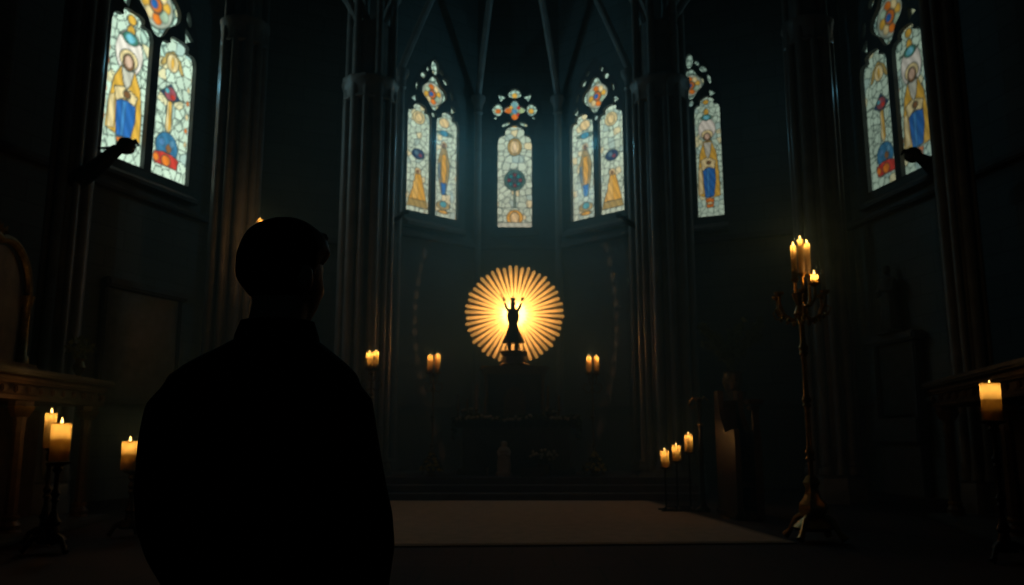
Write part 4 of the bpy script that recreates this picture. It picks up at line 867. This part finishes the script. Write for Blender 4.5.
for i in range(90):       # tufts over the brow and crown
    a = random.uniform(-1.0, 1.0); v = RH @ Vector((math.sin(a) * .068, math.cos(a) * .088, .060 + random.uniform(-.02, .02))); d_ = RH @ Vector((math.sin(a) * .5 + .2, 1, .15)).normalized(); p0 = Vector((hx, -.006, hz + .022)) + v
    hair.tube([p0 - d_ * .02, p0 + d_ * .008, p0 + d_ * .014 + Vector((0, 0, -.006))], [.012, .009, .004], 6) if i % 3 == 0 else None
remesh(hair, 'hair', HAIR, man, .005, 6)
# coat: loft + sleeves + collar
def silw(py, xl, xr): z = at(262, py, YM).z; k = YM / (F * CP - (292.5 - py) * SP); return z, (xl - 512) * k - bc.x, (xr - 512) * k - bc.x
coat = M(); prof = []
rows = [(340, 236, 318), (348, 222, 328), (356, 205, 338), (366, 186, 350), (378, 172, 358), (395, 166, 360), (430, 168, 356), (470, 174, 352), (510, 178, 348), (550, 176, 350), (590, 170, 354), (700, 164, 362)]
N = 36; rings = []
for py, xl, xr in rows:
    z, a, b = silw(py, xl, xr); dp = {340: .075, 348: .085, 356: .098, 366: .112, 378: .125, 395: .135}.get(py, .138); ring = []
    for i in range(N):
        q = 2 * PI * i / N; c, s = math.cos(q), math.sin(q); c = math.copysign(abs(c) ** .85, c); ring.append(((a + b) / 2 + (b - a) / 2 * c, dp * s - .005, z))
    rings.append(ring)
vs = [p for r in rings for p in r]; fs = [(j * N + i, j * N + (i + 1) % N, (j + 1) * N + (i + 1) % N, (j + 1) * N + i) for j in range(len(rings) - 1) for i in range(N)]; fs += [tuple(range(N)), tuple((len(rings) - 1) * N + i for i in range(N - 1, -1, -1))]
coat.add(vs, fs)
def P3(px, py, dy=0): v = at(px, py, YM); return Vector((v.x - bc.x, dy, v.z))
coat.tube([P3(192, 386), P3(184, 395), P3(176, 410), P3(172, 440), P3(171, 490, -.01), P3(170, 520, .0), P3(169, 548, .04), P3(174, 590, .10), P3(178, 610, .14)], [.028, .050, .066, .070, .072, .070, .067, .058, .048], 16)
coat.tube([P3(332, 382), P3(338, 391), P3(344, 404), P3(347, 440), P3(355, 490, -.01), P3(362, 520, .0), P3(362, 548, .04), P3(356, 590, .10), P3(350, 610, .14)], [.026, .046, .064, .069, .071, .068, .066, .058, .048], 16)
coat.tube([P3(173, 403), P3(181, 392), P3(210, 378), P3(240, 364)], [.03, .050, .053, .05], 14); coat.tube([P3(352, 400), P3(344, 389), P3(325, 377), P3(300, 363)], [.03, .046, .05, .05], 14)
remesh(coat, 'coat', COAT, man, .008, 14)
col = M(); 
for rr, zz0, zz1 in ((.078, .0, .062), (.085, .06, .0)): pass
nk = Vector((hx * .75, -.012, at(262, 345, YM).z)); vs = []; n = 28
for r_, z_ in ((.098, -.035), (.090, .02), (.080, .050), (.073, .052), (.072, .01), (.076, -.04)):
    for i in range(n): a = 2 * PI * i / n; vs.append((nk.x + r_ * math.cos(a) * 1.02, nk.y + r_ * math.sin(a) * .92, nk.z + z_ - .02 * max(0, math.sin(a))))
fs = [(j * n + i, j * n + (i + 1) % n, ((j + 1) % 6) * n + (i + 1) % n, ((j + 1) % 6) * n + i) for j in range(6) for i in range(n)]
col.add(vs, fs).build('collar', COAT, man)
tr = M(); tr.tube([(0, 0, .98), (0, 0, .84)], [.165, .16], 20)
for s in (-1, 1): tr.tube([(s * .085, 0, .88), (s * .098, .01, .5), (s * .10, -.01, .09)], [.098, .078, .068], 16)
remesh(tr, 'trousers', TROUS, man, .009, 4)
for s in (-1, 1):
    sh = M().tube([(s * .10, -.05, .05), (s * .10, 0, .055), (s * .105, .10, .042), (s * .11, .19, .032)], [.046, .052, .044, .03], 14).box((s * .104, .06, .012), (.085, .28, .024), bev=.008); remesh(sh, 'shoe', SHOE, man, .006, 2)

# ---------------------------------------------------------------- thin incense haze hanging in the apse
hz_ = bpy.data.materials.new('incense_haze'); hz_.use_nodes = True; nt = hz_.node_tree; nt.nodes.remove(nt.nodes['Principled BSDF']); vsn = nt.nodes.new('ShaderNodeVolumeScatter')
vsn.inputs['Color'].default_value = (.45, .86, .95, 1); vsn.inputs['Anisotropy'].default_value = .0
tc = nt.nodes.new('ShaderNodeTexCoord'); sx = nt.nodes.new('ShaderNodeSeparateXYZ'); nt.links.new(tc.outputs['Object'], sx.inputs[0])
def mrange(src, a, b, c, d):
    m = nt.nodes.new('ShaderNodeMapRange'); nt.links.new(src, m.inputs['Value'])
    for k, v in zip(('From Min', 'From Max', 'To Min', 'To Max'), (a, b, c, d)): m.inputs[k].default_value = v
    return m.outputs[0]
def mmath(op, a, b=None):
    m = nt.nodes.new('ShaderNodeMath'); m.operation = op; nt.links.new(a, m.inputs[0])
    if b is not None: nt.links.new(b, m.inputs[1])
    return m.outputs[0]
hz1 = mrange(sx.outputs['Z'], 2.5, 9.2, 1, 0); hy = mrange(sx.outputs['Y'], 16.2, 17.6, .042, .25); hx_ = mrange(mmath('ABSOLUTE', sx.outputs['X']), 4.0, 6.5, 1, 0)
nt.links.new(mmath('MULTIPLY', mmath('MULTIPLY', hz1, hy), hx_), vsn.inputs['Density'])      # thickest low in the apse, thinning out upwards and sideways
nt.links.new(vsn.outputs[0], nt.nodes['Material Output'].inputs['Volume'])
pl = [(-6.5, 9), (6.5, 9), (6.5, 16.6), (2.45, 16.6), (2.45, 17.8), shrink(d2, .14), shrink(c2, .14), shrink(c1, .14), shrink(d1, .14), (-2.45, 17.8), (-2.45, 16.6), (-6.5, 16.6)]; n = len(pl)
tag(M().add([(x, y, .03) for x, y in pl] + [(x, y, 9.25) for x, y in pl], [tuple(range(n - 1, -1, -1)), tuple(range(n, 2 * n))] + [(q, (q + 1) % n, n + (q + 1) % n, n + q) for q in range(n)]).build('incense_haze', hz_, smooth=False), 'thin incense haze hanging in the air of the apse', 'haze', kind='stuff')
